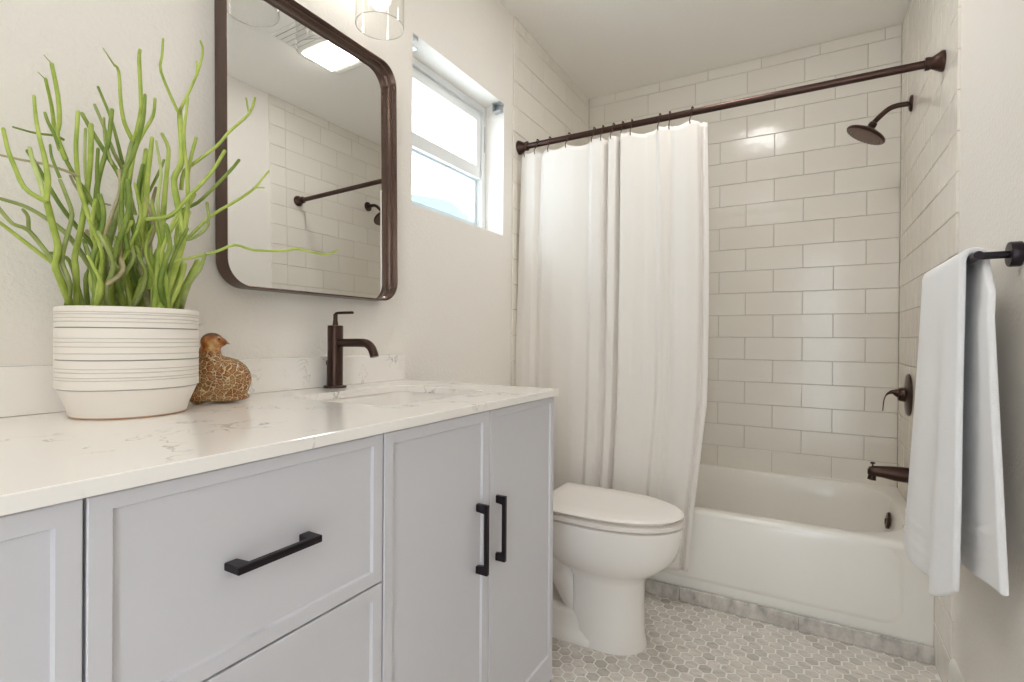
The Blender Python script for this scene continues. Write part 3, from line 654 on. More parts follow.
# --- window_1
win = bpy.data.objects.new('window_1', None); C.objects.link(win); win['kind'] = 'structure'
win.location = (XL - 0.12, (WY0 + WY1) / 2, WZ0)
def wpart(name, bm, mat):
    o = link(name, bm, mat, win); o.matrix_parent_inverse = Matrix.Translation(win.location).inverted(); o['kind'] = 'structure'
    return o
def ring_frame(bm, x0, x1, y0, y1, z0, z1, wl, wr, wb, wt, bev=0.002):
    box(bm, x0, x1, y0, y0 + wl, z0, z1, bev); box(bm, x0, x1, y1 - wr, y1, z0, z1, bev)
    box(bm, x0, x1, y0 + wl, y1 - wr, z0, z0 + wb, bev); box(bm, x0, x1, y0 + wl, y1 - wr, z1 - wt, z1, bev)
wx = XL - 0.10
bm = bmesh.new()
ring_frame(bm, wx - 0.055, wx + 0.006, WY0 + .001, WY1 - .001, WZ0 + .001, WZ1 - .001, 0.026, 0.026, 0.026, 0.026)
ring_frame(bm, wx - 0.050, wx - 0.008, WY0 + .026, WY1 - .026, WZ0 + .026, WZ1 - .026, 0.006, 0.006, 0.006, 0.010)
wpart('window_frame', bm, M['vinyl'])
bm = bmesh.new()
ring_frame(bm, wx - 0.030, wx + 0.000, WY0 + .034, WY1 - .034, 1.738, WZ1 - .038, 0.038, 0.030, 0.052, 0.036)
wpart('upper_sash', bm, M['vinyl'])
bm = bmesh.new()
ring_frame(bm, wx - 0.052, wx - 0.020, WY0 + .034, WY1 - .034, WZ0 + .034, 1.742, 0.014, 0.014, 0.028, 0.014)
wpart('lower_sash', bm, M['sash_vinyl'])
bm = bmesh.new(); box(bm, wx - 0.022, wx - 0.018, WY0 + .070, WY1 - .062, 1.788, WZ1 - .072); wpart('upper_pane', bm, M['pane'])
bm = bmesh.new(); box(bm, wx - 0.042, wx - 0.038, WY0 + .046, WY1 - .046, WZ0 + .060, 1.730); wpart('lower_pane', bm, M['pane'])
bm = bmesh.new(); box(bm, wx + 0.006, wx + 0.009, WY1 - .015, WY1 - .011, 1.86, 1.975, 0.001); wpart('sash_track', bm, M['zinc'])

# ================================================================ outdoors, seen low in the window
h = thing('house', 'neighbouring house with a grey roof seen low through the bathroom window', 'house', (-8.0, 9.6, 0))
bm = bmesh.new(); box(bm, -0.7, 0.7, -1.3, 0.7, 0, 3.70); link('wall', bm, M['stucco'], h)
bm = bmesh.new()
prof = [(-1.6, 3.98), (-0.5, 4.14), (0.0, 4.15), (0.95, 3.84), (0.95, 3.66), (-1.6, 3.66)]
loft(bm, [[(x, a, b) for a, b in prof] for x in (-0.9, 0.9)], True, True, True)
link('roof', bm, M['roof'], h)
bm = bmesh.new(); lathe(bm, [(0.05, 0), (0.05, 0.30), (0.09, 0.31), (0.09, 0.37), (0.01, 0.41)], 14, (0.6, 0.55, 3.75)); link('vent_pipe', bm, M['roof'], h)

# blind brackets left in the top corners of the window recess
def bracket(y, lab, sgn):
    bm = bmesh.new()
    box(bm, XL - 0.040, XL - 0.006, y, y + sgn * 0.003 if sgn > 0 else y, WZ1 - 0.046, WZ1 - 0.004) if False else None
    y0, y1 = (y, y + 0.003) if sgn > 0 else (y - 0.003, y)
    box(bm, XL - 0.042, XL - 0.004, y0, y1, WZ1 - 0.040, WZ1 - 0.002, 0.0008)
    ya, yb = (y, y + 0.032) if sgn > 0 else (y - 0.032, y)
    box(bm, XL - 0.042, XL - 0.004, ya, yb, WZ1 - 0.0035, WZ1 - 0.0005, 0.0008)
    box(bm, XL - 0.042, XL - 0.039, ya, yb, WZ1 - 0.034, WZ1 - 0.003, 0.0008)
    box(bm, XL - 0.007, XL - 0.004, ya, yb, WZ1 - 0.012, WZ1 - 0.003, 0.0008)
    box(bm, XL - 0.042, XL - 0.004, ya, yb, WZ1 - 0.040, WZ1 - 0.037, 0.0008)
    o = link('blind_bracket', bm, M['zinc'])
    tag(o, lab, 'bracket', 'blind brackets in the window recess')
bracket(WY1 - 0.001, 'small metal blind bracket in the window recess corner nearest the shower', -1)
bracket(WY0 + 0.001, 'small metal blind bracket in the window recess corner nearest the mirror', 1)

# ================================================================ bathtub
t = thing('bathtub', 'white alcove bathtub with a rounded front apron below the tiled wall', 'bathtub', (-0.40, 2.50, 0))
tx0, tx1, ty0, ty1, TZ = XL + 0.0065, XR - 0.0005, 2.102, YB - 0.0005, 0.366
def o3(pts, z):
    return [(p[0] + 0.40, p[1] - 2.50, z) for p in pts]
bm = bmesh.new()
N = 14
rings = []
rings.append(o3(rrect(tx0, tx1, ty0 + 0.006, ty1, 0.004, N), 0.002))
rings.append(o3(rrect(tx0, tx1, ty0 + 0.006, ty1, 0.004, N), 0.060))
rings.append(o3(rrect(tx0, tx1, ty0 + 0.006, ty1, 0.004, N), 0.310))
for dz, ins in ((0.338, 0.002), (TZ - 0.016, 0.0), (TZ - 0.008, 0.003), (TZ - 0.003, 0.008), (TZ, 0.016)):
    rings.append(o3(rrect(tx0, tx1, ty0 + ins, ty1, 0.006, N), dz))
ix0, ix1, iy0, iy1 = XL + 0.10, XR - 0.050, 2.172, YB - 0.042
rings.append(o3(rrect(ix0 - 0.014, ix1 + 0.014, iy0 - 0.016, iy1 + 0.014, 0.215, N), TZ))
rings.append(o3(rrect(ix0 - 0.006, ix1 + 0.006, iy0 - 0.008, iy1 + 0.006, 0.21, N), TZ - 0.003))
rings.append(o3(rrect(ix0, ix1, iy0, iy1, 0.205, N), TZ - 0.012))
rings.append(o3(rrect(ix0 + 0.02, ix1 - 0.012, iy0 + 0.012, iy1 - 0.012, 0.20, N), TZ - 0.08))
rings.append(o3(rrect(ix0 + 0.07, ix1 - 0.030, iy0 + 0.030, iy1 - 0.030, 0.18, N), 0.16))
rings.append(o3(rrect(ix0 + 0.13, ix1 - 0.055, iy0 + 0.055, iy1 - 0.055, 0.15, N), 0.075))
rings.append(o3(rrect(ix0 + 0.20, ix1 - 0.10, iy0 + 0.10, iy1 - 0.10, 0.12, N), 0.055))
loft(bm, rings, True, True, True)
link('tub_shell', bm, M['enamel'], t, 30)
# raised panel on the apron
bm = bmesh.new()
rings = []
for ins, d in ((0, 0.0), (0.004, -0.0015), (0.012, -0.0050), (0.020, -0.0060)):
    rings.append([(x + 0.40, ty0 + 0.0065 + d - 2.50, z) for x, z in rrect(-1.05 + ins, 0.283 - ins, 0.088 + ins, 0.352 - ins * 0.3, 0.062 - ins * 0.5, N)])
loft(bm, rings, True, False, True)
link('apron_panel', bm, M['enamel'], t, 40)
bm = bmesh.new()
ax = Vector((-1, 0, 0.12)).normalized()
lathe(bm, [(0.034, 0.0), (0.034, 0.006), (0.030, 0.010), (0.006, 0.012)], 28, (0.40 + ix1 - 0.0145, 2.60 - 2.50, 0.296), ax)
box(bm, 0.40 + ix1 - 0.030, 0.40 + ix1 - 0.024, 0.097, 0.103, 0.280, 0.304, 0.002)
link('overflow_cover', bm, M['bronze'], t, 40)

# ================================================================ shower fittings
SY = 2.633
s = thing('shower_fixture', 'bronze shower head on a bent arm high on the right tiled wall', 'shower head', (XR, SY, 2.007))
bm = bmesh.new(); lathe(bm, [(0.033, 0), (0.032, 0.005), (0.026, 0.010), (0.012, 0.013)], 28, (0, 0, 0), (-1, 0, 0)); link('wall_flange', bm, M['bronze'], s, 40)
bm = bmesh.new()
path = smooth_path([(0, 0, 0), (-0.045, 0, 0.001), (-0.075, 0, -0.006), (-0.105, 0, -0.030), (-0.130, 0, -0.056)], 5)
tube(bm, path, 0.0105, 14); link('arm', bm, M['bronze'], s, 40)
hx = Vector((-0.52, 0, -0.854)).normalized()
bm = bmesh.new()
hc_ = Vector((-0.126, 0, -0.052))
lathe(bm, [(0.010, 0), (0.015, 0.004), (0.016, 0.016), (0.013, 0.020), (0.018, 0.026), (0.044, 0.036), (0.068, 0.046), (0.077, 0.052), (0.079, 0.058), (0.075, 0.063)], 40, hc_, hx)
hd_ = link('head', bm, M['bronze'], s, 35)
bm = bmesh.new()
lathe(bm, [(0.073, 0.0632), (0.068, 0.0645), (0.050, 0.0655), (0.002, 0.066)], 40, hc_, hx)
e1 = hx.cross(Vector((0, 1, 0))).normalized(); e2 = Vector((0, 1, 0))
for rr_, nn in ((0.012, 6), (0.024, 12), (0.036, 18), (0.050, 22), (0.062, 26)):
    for i in range(nn):
        a = 2 * PI * i / nn
        lathe(bm, [(0.0024, 0), (0.0016, 0.0035)], 6, hc_ + hx * 0.0645 + e1 * rr_ * math.cos(a) + e2 * rr_ * math.sin(a), hx)
link('spray_face', bm, M['spray_metal'], hd_, 35)

s = thing('shower_valve', 'round bronze shower valve with a curved lever on the right tiled wall', 'valve', (XR, 2.625, 0.815))
bm = bmesh.new(); lathe(bm, [(0.086, 0), (0.086, 0.004), (0.080, 0.009), (0.050, 0.013), (0.030, 0.016), (0.028, 0.030), (0.022, 0.038)], 44, (0, 0, 0), (-1, 0, 0))
link('plate', bm, M['bronze'], s, 35)
bm = bmesh.new()
path = smooth_path([(-0.024, 0, 0.000), (-0.040, 0, 0.006), (-0.058, 0, 0.008), (-0.075, 0, -0.004), (-0.084, 0, -0.030), (-0.087, 0, -0.070)], 5)
nn = len(path)
tube(bm, path, [0.0145 + 0.004 * math.sin(PI * min(i / nn * 3, 1)) - 0.0125 * min(1, max(0, (i / nn - 0.12) / 0.5)) for i in range(nn)], 14)
link('lever', bm, M['bronze'], s, 40)

s = thing('tub_spout', 'bronze tub spout with a diverter knob above the bath rim', 'tub spout', (XR, 2.62, 0.487))
bm = bmesh.new()
rings = []
for x, cz, rz, ry in ((0, 0, .031, .031), (-.02, 0, .031, .031), (-.05, .001, .029, .028), (-.09, .003, .024, .0245), (-.118, .003, .021, .022), (-.132, .001, .018, .019), (-.138, -.002, .010, .012)):
    rings.append([(x, ry * math.cos(2 * PI * i / 28), cz + rz * math.sin(2 * PI * i / 28)) for i in range(28)])
loft(bm, rings, True, True, True)
lathe(bm, [(0.014, 0), (0.0145, 0.012), (0.0155, 0.022), (0.012, 0.023)], 24, (-0.121, 0, -0.012), (-0.12, 0, -1))
link('spout_body', bm, M['bronze'], s, 40)
bm = bmesh.new(); lathe(bm, [(0.003, 0), (0.003, 0.012), (0.0085, 0.014), (0.009, 0.019), (0.006, 0.021)], 18, (-0.120, 0, 0.019), (0, 0, 1)); link('diverter_knob', bm, M['bronze'], s, 40)

# ================================================================ curtain rod, curtain, hooks
RY, RZ = 2.056, 1.9081
rod = thing('curtain_rod', 'long bronze shower curtain rod across the tub from wall to wall', 'curtain rod', ((XL + XR) / 2, RY, RZ))
mxr = (XL + XR) / 2
bm = bmesh.new(); tube(bm, [(XL + 0.012 - mxr, 0, 0), (XR - 0.008 - mxr, 0, 0)], 0.0128, 24, dome=False); link('rod', bm, M['bronze'], rod, 40)
for x, d in ((XL + 0.0065, 1), (XR - 0.0005, -1)):
    bm = bmesh.new()
    lathe(bm, [(0.031, 0), (0.032, 0.004), (0.030, 0.010), (0.023, 0.022), (0.0185, 0.030), (0.0185, 0.034), (0.020, 0.036), (0.020, 0.046), (0.0175, 0.048)], 32, (x - mxr, 0, 0), (d, 0, 0))
    link('flange', bm, M['bronze'], rod, 35)

def ux(u, y=2.035):
    """x on the curtain's vertical plane for a column of the fold list below"""
    k = (u - 512) / 513.02
    c, s_ = math.cos(_yaw), math.sin(_yaw)
    return y * (k * c - s_) / (c + k * s_)
folds = [(520, .000), (528, .012), (534, .012), (538.5, -.010), (544, .006), (556, .015), (572, .014), (588, .004), (593, .020), (600, .018), (605, -.014), (609, .016), (613.5, .014), (617, -.020),
         (621, .020), (632, .014), (645, .007), (654, .001), (658.5, .014), (664, .006), (668, -.003), (674, .008), (685, .014), (695, .010), (698.5, -.008), (702, .010), (705.5, .006)]
FX = [(ux(u), d) for u, d in folds]
cx0, cx1 = FX[0][0], FX[-1][0]
def fold_at(x):
    for (a, da), (b, db) in zip(FX[:-1], FX[1:]):
        if x <= b:
            q = max(0, min(1, (x - a) / (b - a))); q = q * q * (3 - 2 * q)
            return da + (db - da) * q
    return FX[-1][1]
hook_u = [526, 536.5, 548.7, 568, 593, 601.6, 612.3, 621.3, 630.3, 658.4, 668, 690.6]
hook_x = [ux(u, RY) for u in hook_u]
ZT = 1.868
def top_z(x):
    d = min(abs(x - hx_) for hx_ in hook_x)
    hs = sorted(hook_x)
    gap = 0.06
    for a, b in zip(hs[:-1], hs[1:]):
        if a <= x <= b:
            gap = b - a
            return ZT - 0.30 * gap * (4 * ((x - a) / gap) * (1 - (x - a) / gap)) * 0.5
    return ZT - 0.02 * min(1, d / 0.05)
bm = bmesh.new()
NX, NZ = 400, 90
grid = []
for jz in range(NZ + 1):
    tz = jz / NZ
    row = []
    for i in range(NX + 1):
        q = i / NX
        x = cx0 + (cx1 - cx0) * q
        dep = fold_at(x) * 1.2
        drop = tz
        # the folds open and drift on the way down, the free edge swings in at the hem
        drift = -0.018 * (1 - q) * min(1, tz * 2.0) + 0.012 * q * math.sin(PI * min(1, tz * 1.15)) - 0.055 * max(0, tz - 0.62) / 0.38 * q ** 1.5
        soft = 1.0 - 0.45 * tz * (0.4 + 0.6 * abs(math.sin(9 * q)))
        rip = 0.0022 * math.sin(x * 61 + 2.3 * math.sin(tz * 3.1)) * tz + 0.004 * math.sin(x * 23 - tz * 5) * tz
        zt = top_z(x)
        zb = 0.148 + 0.006 * math.sin(x * 17)
        z = zt + (zb - zt) * tz
        yc = 2.040 - 0.012 * math.sin(PI * 0.5 * tz)
        y = yc - dep * soft - rip + 0.0012 * noise.noise(Vector((x * 30, tz * 60, 0))) 
        row.append((x + drift + mxr * 0, min(y, 2.082), z))
    grid.append(row)
sheet(bm, grid)
cur = link('shower_curtain', bm, M['curtain'], None, 60)
md = cur.modifiers.new('thickness', 'SOLIDIFY'); md.thickness = 0.0016
tag(cur, 'white cotton shower curtain hanging in folds in front of the tub', 'shower curtain')
# hem seam
ordn = ['first', 'second', 'third', 'fourth', 'fifth', 'sixth', 'seventh', 'eighth', 'ninth', 'tenth', 'eleventh', 'twelfth']
def hook_bm(front):
    bm = bmesh.new()
    r = 0.0172
    pts = [(0, r * math.cos(a), r * math.sin(a)) for a in [R(-20 + i * 20) for i in range(12)]]
    pts += [(0, front * 0.55, -0.022), (0, front, -0.036), (0, front + 0.001, -0.050), (0, front + 0.007, -0.056), (0, front + 0.012, -0.050)]
    tube(bm, smooth_path(pts, 2), 0.0019, 8)
    for k in range(5):
        a = R(60 + k * 15)
        lathe(bm, [(0.0012, -0.0026), (0.0034, 0), (0.0012, 0.0026)], 8, (0, (r + 0.0012) * math.cos(a), (r + 0.0012) * math.sin(a)), (0, -math.sin(a), math.cos(a)))
    return bm
for i, hx_ in enumerate(hook_x):
    o = link('curtain_hook', hook_bm(-0.016 - 1.2 * fold_at(hx_) - 0.005), M['bronze'], None, 50)
    o.location = (hx_, RY, RZ); o.rotation_euler = (0, 0, (i * 37 % 11 - 5) * 0.02)
    tag(o, 'bronze curtain hook, %s along the rod from the window side' % ordn[i], 'hook', 'curtain hooks on the rod')

# ================================================================ vanity
XF = -0.602                                   # door faces
VY0, VY1 = -0.430, 1.2795
van = thing('vanity_cabinet', 'white shaker vanity cabinet with dark bar pulls under the quartz counter', 'cabinet', (-0.88, 0.42, 0))
def vlink(name, bm, mat, smooth=False, parent=None):
    for v_ in bm.verts:
        v_.co -= Vector((-0.88, 0.42, 0))
    return link(name, bm, mat, parent or van, smooth)
bm = bmesh.new()
xa, xb_ = XL + 0.002, XF - 0.021
box(bm, xa, xb_, VY0, VY1 - 0.003, 0.095, 0.113, 0.001)
box(bm, xa, xa + 0.012, VY0, VY1 - 0.003, 0.113, 0.8765, 0.001)
for ya, yb_ in ((VY0, VY0 + 0.018), (0.214, 0.232), (0.613, 0.631), (VY1 - 0.021, VY1 - 0.003)):
    box(bm, xa + 0.012, xb_, ya, yb_, 0.113, 0.8765, 0.001)
box(bm, xb_ - 0.018, xb_, VY0 + .018, VY1 - 0.021, 0.846, 0.8765, 0.001)
vlink('carcass', bm, M['cabinet'])
bm = bmesh.new()
box(bm, XL + 0.01, XF - 0.075, VY0 + 0.01, VY1 - 0.012, 0.0005, 0.096)
vlink('toe_kick', bm, M['cabinet'])
bm = bmesh.new()
box(bm, XL + 0.002, XF - 0.0012, VY1 - 0.003, VY1 + 0.0005, 0.06, 0.876, 0.001)
vlink('end_panel', bm, M['cabinet'])
def shaker(name, y0, y1, z0, z1, fl, fr, fb, ft):
    """slab with a recessed, bevelled panel"""
    bm = bmesh.new()
    xb, xf, xp = XF - 0.020, XF, XF - 0.0050
    def ring(x, a0, a1, b0, b1):
        return [(x, a0, b0), (x, a1, b0), (x, a1, b1), (x, a0, b1)]
    b = 0.0022
    rings = [ring(xb, y0, y1, z0, z1), ring(xf - 0.0012, y0, y1, z0, z1), ring(xf, y0 + 0.0012, y1 - 0.0012, z0 + 0.0012, z1 - 0.0012),
             ring(xf, y0 + fl, y1 - fr, z0 + fb, z1 - ft), ring(xp, y0 + fl + b, y1 - fr - b, z0 + fb + b, z1 - ft - b)]
    loft(bm, rings, True, True, True)
    return vlink(name, bm, M['cabinet'])
def pull(parent, y, z, length, vertical):
    bm = bmesh.new()
    L = length / 2; w = 0.0048
    x0, x1 = XF - 0.0048, XF + 0.0240
    if vertical:
        prof = [(x0, L - .001), (x1, L - .001), (x1, -L + .001), (x0, -L + .001), (x0, -L + .017), (x1 - .0085, -L + .020), (x1 - .0085, L - .020), (x0, L - .017)]
        loft(bm, [[(a, y + d, z + b) for a, b in prof] for d in (-w * 0.95, w * 0.95)], True, True, True)
    else:
        prof = [(x0, L - .001), (x1, L - .001), (x1, -L + .001), (x0, -L + .001), (x0, -L + .017), (x1 - .0085, -L + .020), (x1 - .0085, L - .020), (x0, L - .017)]
        loft(bm, [[(a, y + b, z + d) for a, b in prof] for d in (-w, w)], True, True, True)
    bmesh.ops.recalc_face_normals(bm, faces=bm.faces[:])
    es = [e for e in bm.edges if len(e.link_faces) == 2 and e.calc_face_angle(0) > 0.6]
    bmesh.ops.bevel(bm, geom=es, offset=0.0008, segments=2, affect='EDGES')
    for v_ in bm.verts:
        v_.co -= Vector((-0.88, 0.42, 0))
    o = link('handle', bm, M['black_metal'], parent)
    return o
Z0, Z1 = 0.098, 0.8735
s_ = 0.021
g = 0.0016
d = shaker('drawer', 0.223 + g, 0.6255 - g, 0.6305 + g, Z1, s_, s_, s_, 0.016); pull(d, 0.4225, 0.7535, 0.123, False)
d = shaker('drawer', 0.223 + g, 0.6255 - g, 0.362 + g, 0.6305 - g, s_, s_, s_, s_); pull(d, 0.4225, 0.497, 0.123, False)
d = shaker('drawer', 0.223 + g, 0.6255 - g, Z0, 0.362 - g, s_, s_, s_, s_); pull(d, 0.4225, 0.230, 0.123, False)
d = shaker('door', 0.6255 + g, 0.952 - g, Z0, Z1, s_, 0.0265, 0.055, 0.021); pull(d, 0.909, 0.606, 0.150, True)
d = shaker('door', 0.952 + g, 1.2790, Z0, Z1, 0.0265, 0.019, 0.072, 0.016); pull(d, 0.981, 0.6075, 0.148, True)
d = shaker('door', -0.106 + g, 0.223 - g, Z0, Z1, 0.0265, s_, 0.055, 0.021); pull(d, -0.061, 0.607, 0.150, True)
d = shaker('door', -0.4295, -0.106 - g, Z0, Z1, s_, 0.0265, 0.055, 0.021); pull(d, -0.135, 0.607, 0.150, True)

# countertop with the undermount cut-out
bm = bmesh.new()
CX0, CX1, CY0, CY1 = XL + 0.001, -0.591, -0.440, 1.2865
SX0, SX1, SY0, SY1 = -1.025, -0.722, 0.752, 1.132
n = 10
def ringz(pts, z):
    return [(a, b, z) for a, b in pts]
zt, zb = COUNTER, 0.8772
outer = rrect(CX0, CX1, CY0, CY1, 0.002, n); outer_in = rrect(CX0 + .0012, CX1 - .0012, CY0 + .0012, CY1 - .0012, 0.002, n)
inner = rrect(SX0, SX1, SY0, SY1, 0.045, n); inner_in = rrect(SX0 - .001, SX1 + .001, SY0 - .001, SY1 + .001, 0.046, n)
loft(bm, [ringz(inner, zb), ringz(inner, zt - .001), ringz(inner_in, zt), ringz(outer_in, zt), ringz(outer, zt - .0012), ringz(outer, zb), ringz(inner, zb)])
bmesh.ops.remove_doubles(bm, verts=bm.verts[:], dist=1e-6)
ct = link('countertop', bm, M['quartz'], None, 30)
tag(ct, 'pale quartz vanity countertop with grey veins and a sink cut-out', 'countertop')
bm = bmesh.new(); box(bm, XL + 0.001, XL + 0.017, CY0, CY1 - 0.001, COUNTER + 0.0004, 0.978, 0.0015)
tag(link('backsplash', bm, M['quartz']), 'low quartz backsplash along the wall behind the counter', 'backsplash')

# undermount sink
sk = thing('sink', 'white rectangular undermount sink set in the quartz counter', 'sink', (-0.8735, 0.942, 0.74))
bm = bmesh.new()
def sr(ins, z, r):
    return [(a + 0.8735, b - 0.942, z - 0.74) for a, b in rrect(SX0 + ins, SX1 - ins, SY0 + ins, SY1 - ins, r, n)]
loft(bm, [sr(-.03, .8765, .06), sr(-.004, .8765, .05), sr(-.002, .872, .05), sr(.004, .82, .05), sr(.012, .775, .05), sr(.030, .750, .05), sr(.060, .742, .04), sr(.11, .739, .03)], True, False, True)
bmesh.ops.recalc_face_normals(bm, faces=bm.faces[:])
o = link('basin', bm, M['porcelain'], sk, 40)
md = o.modifiers.new('thickness', 'SOLIDIFY'); md.thickness = 0.006; md.offset = -1 if True else 1
bm = bmesh.new(); lathe(bm, [(0.022, 0), (0.022, 0.002), (0.016, 0.003), (0.001, 0.0035)], 24, (0, 0, 0.0002)); link('drain', bm, M['bronze'], sk, 40)

# faucet
fa = thing('faucet', 'dark bronze single lever faucet on the counter below the mirror', 'faucet', (-1.115, 0.970, COUNTER))
bm = bmesh.new(); lathe(bm, [(0.0305, 0.0003), (0.0305, 0.004), (0.029, 0.006), (0.022, 0.0065)], 36); link('base_ring', bm, M['bronze'], fa, 35)
bm = bmesh.new(); lathe(bm, [(0.0205, 0.005), (0.0205, 0.166), (0.0195, 0.169), (0.004, 0.170)], 36); link('column', bm, M['bronze'], fa, 35)
bm = bmesh.new()
path = smooth_path([(0.010, 0, 0.122), (0.05, 0, 0.1225), (0.095, 0, 0.123), (0.118, 0, 0.121), (0.134, 0, 0.111), (0.143, 0, 0.096), (0.146, 0, 0.087)], 5)
tube(bm, path, 0.0112, 18, dome=False); link('spout', bm, M['bronze'], fa, 40)
bm = bmesh.new()
lathe(bm, [(0.0075, 0.168), (0.0070, 0.176), (0.0058, 0.184), (0.0058, 0.200)], 18)
path = [(0, 0, 0.194), (0.001, 0, 0.199), (0.006, 0, 0.2025), (0.014, 0, 0.203), (0.040, 0, 0.203), (0.064, 0, 0.203)]
rings = []
P = [Vector(p) for p in path]
for i, p in enumerate(P):
    tt = (P[min(i + 1, len(P) - 1)] - P[max(i - 1, 0)]).normalized(); nn_ = Vector((-tt.z, 0, tt.x))
    w_, h_ = 0.0060, 0.0038
    rings.append([p + Vector((0, w_ * math.cos(2 * PI * k / 16), 0)) + nn_ * h_ * math.sin(2 * PI * k / 16) for k in range(16)])
loft(bm, rings, True, True, True)
link('lever', bm, M['bronze'], fa, 40)
bm = bmesh.new(); tube(bm, [(-0.026, -0.004, 0.003), (-0.026, -0.004, 0.062)], 0.0018, 8); lathe(bm, [(0.0018, 0), (0.0038, 0.003), (0.0038, 0.010), (0.002, 0.012)], 12, (-0.026, -0.004, 0.060)); link('lift_rod', bm, M['bronze'], fa, 40)

# mirror: thin deep tray frame with rounded corners, hung leaning back by under a degree
MY0, MY1, MZ0, MZ1 = 0.665, 1.212, 1.143, 1.876
mir = thing('wall_mirror', 'tall rounded mirror in a dark bronze frame above the faucet', 'mirror', (XL + 0.0105, (MY0 + MY1) / 2, MZ0), rot=(0, R(-1.0), R(0.25)))
hw, hh = (MY1 - MY0) / 2, MZ1 - MZ0
def mring(x, ins, r=0.062):
    return [(x, a, b) for a, b in rrect(-hw + ins, hw - ins, ins, hh - ins, max(r - ins, .002), 12)]
bm = bmesh.new()
loft(bm, [mring(0.0, .002), mring(0.0, 0), mring(0.0415, 0), mring(0.0425, .0008), mring(0.0425, .0026), mring(0.0418, .0032), mring(0.0260, .0036), mring(0.0252, .0046), mring(0.0246, .0062), mring(0.0236, .0068), mring(0.0100, .0074), mring(0.0, .0074), mring(0.0, .002)])
bmesh.ops.remove_doubles(bm, verts=bm.verts[:], dist=1e-6)
link('mirror_frame', bm, M['frame_metal'], mir, 35)
bm = bmesh.new()
r0 = mring(0.0105, .0070)
loft(bm, [mring(0.0085, .0070), r0], True, True, True)
link('mirror_glass', bm, M['mirror'], mir)

# vanity light: two clear glass shades over bulbs
LX, LY = XL + 0.130, (0.831, 1.047)
vl = thing('vanity_light', 'two-bulb vanity light with clear glass shades above the mirror', 'light', (XL, 0.939, 2.20))
bm = bmesh.new(); box(bm, 0.0005, 0.022, -0.165, 0.165, -0.052, 0.052, 0.004); link('back_plate', bm, M['frame_metal'], vl, 40)
for i, ly in enumerate(LY):
    y_ = ly - 0.939
    bm = bmesh.new(); tube(bm, smooth_path([(0.020, y_, 0.0), (0.09, y_, 0.0), (0.122, y_, -0.006), (0.130, y_, -0.030), (0.130, y_, -0.060)], 4), 0.0075, 12, dome=False)
    lathe(bm, [(0.012, 0), (0.022, -0.006), (0.024, -0.034), (0.019, -0.036)], 24, (0.130, y_, -0.050)); link('arm', bm, M['frame_metal'], vl, 40)
    bm = bmesh.new()
    lathe(bm, [(0.026, -0.082), (0.045, -0.090), (0.060, -0.108), (0.0655, -0.135), (0.0655, -0.307), (0.0643, -0.307), (0.0643, -0.135), (0.0588, -0.110), (0.044, -0.092), (0.026, -0.084), (0.026, -0.082)], 48, (0.130, y_, 0), cap0=False, cap1=False)
    gs = link('glass_shade', bm, M['shade'], vl, 50)
    bm = bmesh.new()
    loft(bm, [[(0.130 + (0.0650 + 0.0011 * math.cos(a)) * math.cos(2 * PI * k / 48), y_ + (0.0650 + 0.0011 * math.cos(a)) * math.sin(2 * PI * k / 48), -0.307 + 0.0011 * math.sin(a)) for k in range(48)] for a in [2 * PI * q / 8 for q in range(9)]])
    bmesh.ops.remove_doubles(bm, verts=bm.verts[:], dist=1e-6)
    link('rim', bm, M['shade_rim'], gs, 60)
    bm = bmesh.new()
    lathe(bm, [(0.012, -0.086), (0.013, -0.100), (0.018, -0.115), (0.026, -0.135), (0.030, -0.155), (0.028, -0.172), (0.018, -0.186), (0.004, -0.191)], 28, (0.130, y_, 0))
    link('bulb', bm, M['bulb'], vl, 60)

# ceiling fan with light, seen in the mirror
FX0, FX1, FY0, FY1 = -0.450, -0.150, 1.523, 1.930
cf = thing('ceiling_fan_light', 'white ceiling vent with louvres and a lit square lens', 'ceiling vent', (-0.30, 1.7265, ZC))
bm = bmesh.new()
box(bm, FX0 + .30, FX1 + .30, FY0 - 1.7265, FY1 - 1.7265, -0.012, -0.0005, 0.004)
link('housing', bm, M['trim'], cf, 40)
for a, b in ((FY0 + 0.012, 1.675), (1.878, FY1 - 0.012)):
    bm = bmesh.new()
    k = max(2, int((b - a) / 0.024)); st = (b - a) / k
    for i in range(k):
        y0 = a + i * st - 1.7265
        loft(bm, [[(x, y0, -0.012), (x, y0 + st * 0.62, -0.019), (x, y0 + st * 0.80, -0.018), (x, y0 + st * 0.16, -0.0115)] for x in (-0.135, 0.135)], True, True, True)
    link('louvre', bm, M['trim'], cf)
    bm = bmesh.new(); box(bm, -0.135, 0.135, a - 1.7265, b - 1.7265, -0.0128, -0.0121); link('grille_gap', bm, M['dark'], cf)
bm = bmesh.new(); box(bm, -0.138, 0.138, 1.683 - 1.7265, 1.869 - 1.7265, -0.022, -0.0125, 0.004); link('light_lens', bm, M['lens'], cf, 40)

# unseen fill light added behind the camera, shaped as a flush ceiling fixture
rl = thing('rear_fill_light', 'added fill light, unseen, in a round flush ceiling housing behind the camera', 'light', (-0.42, -0.25, ZC))
bm = bmesh.new(); lathe(bm, [(0.150, -0.0005), (0.150, -0.018), (0.146, -0.022), (0.136, -0.022), (0.134, -0.016)], 40, cap1=False); link('housing', bm, M['trim'], rl, 40)
bm = bmesh.new(); lathe(bm, [(0.133, -0.017), (0.128, -0.026), (0.100, -0.034), (0.002, -0.037)], 40); link('light_lens', bm, M['rear_fill_lens'], rl, 60)

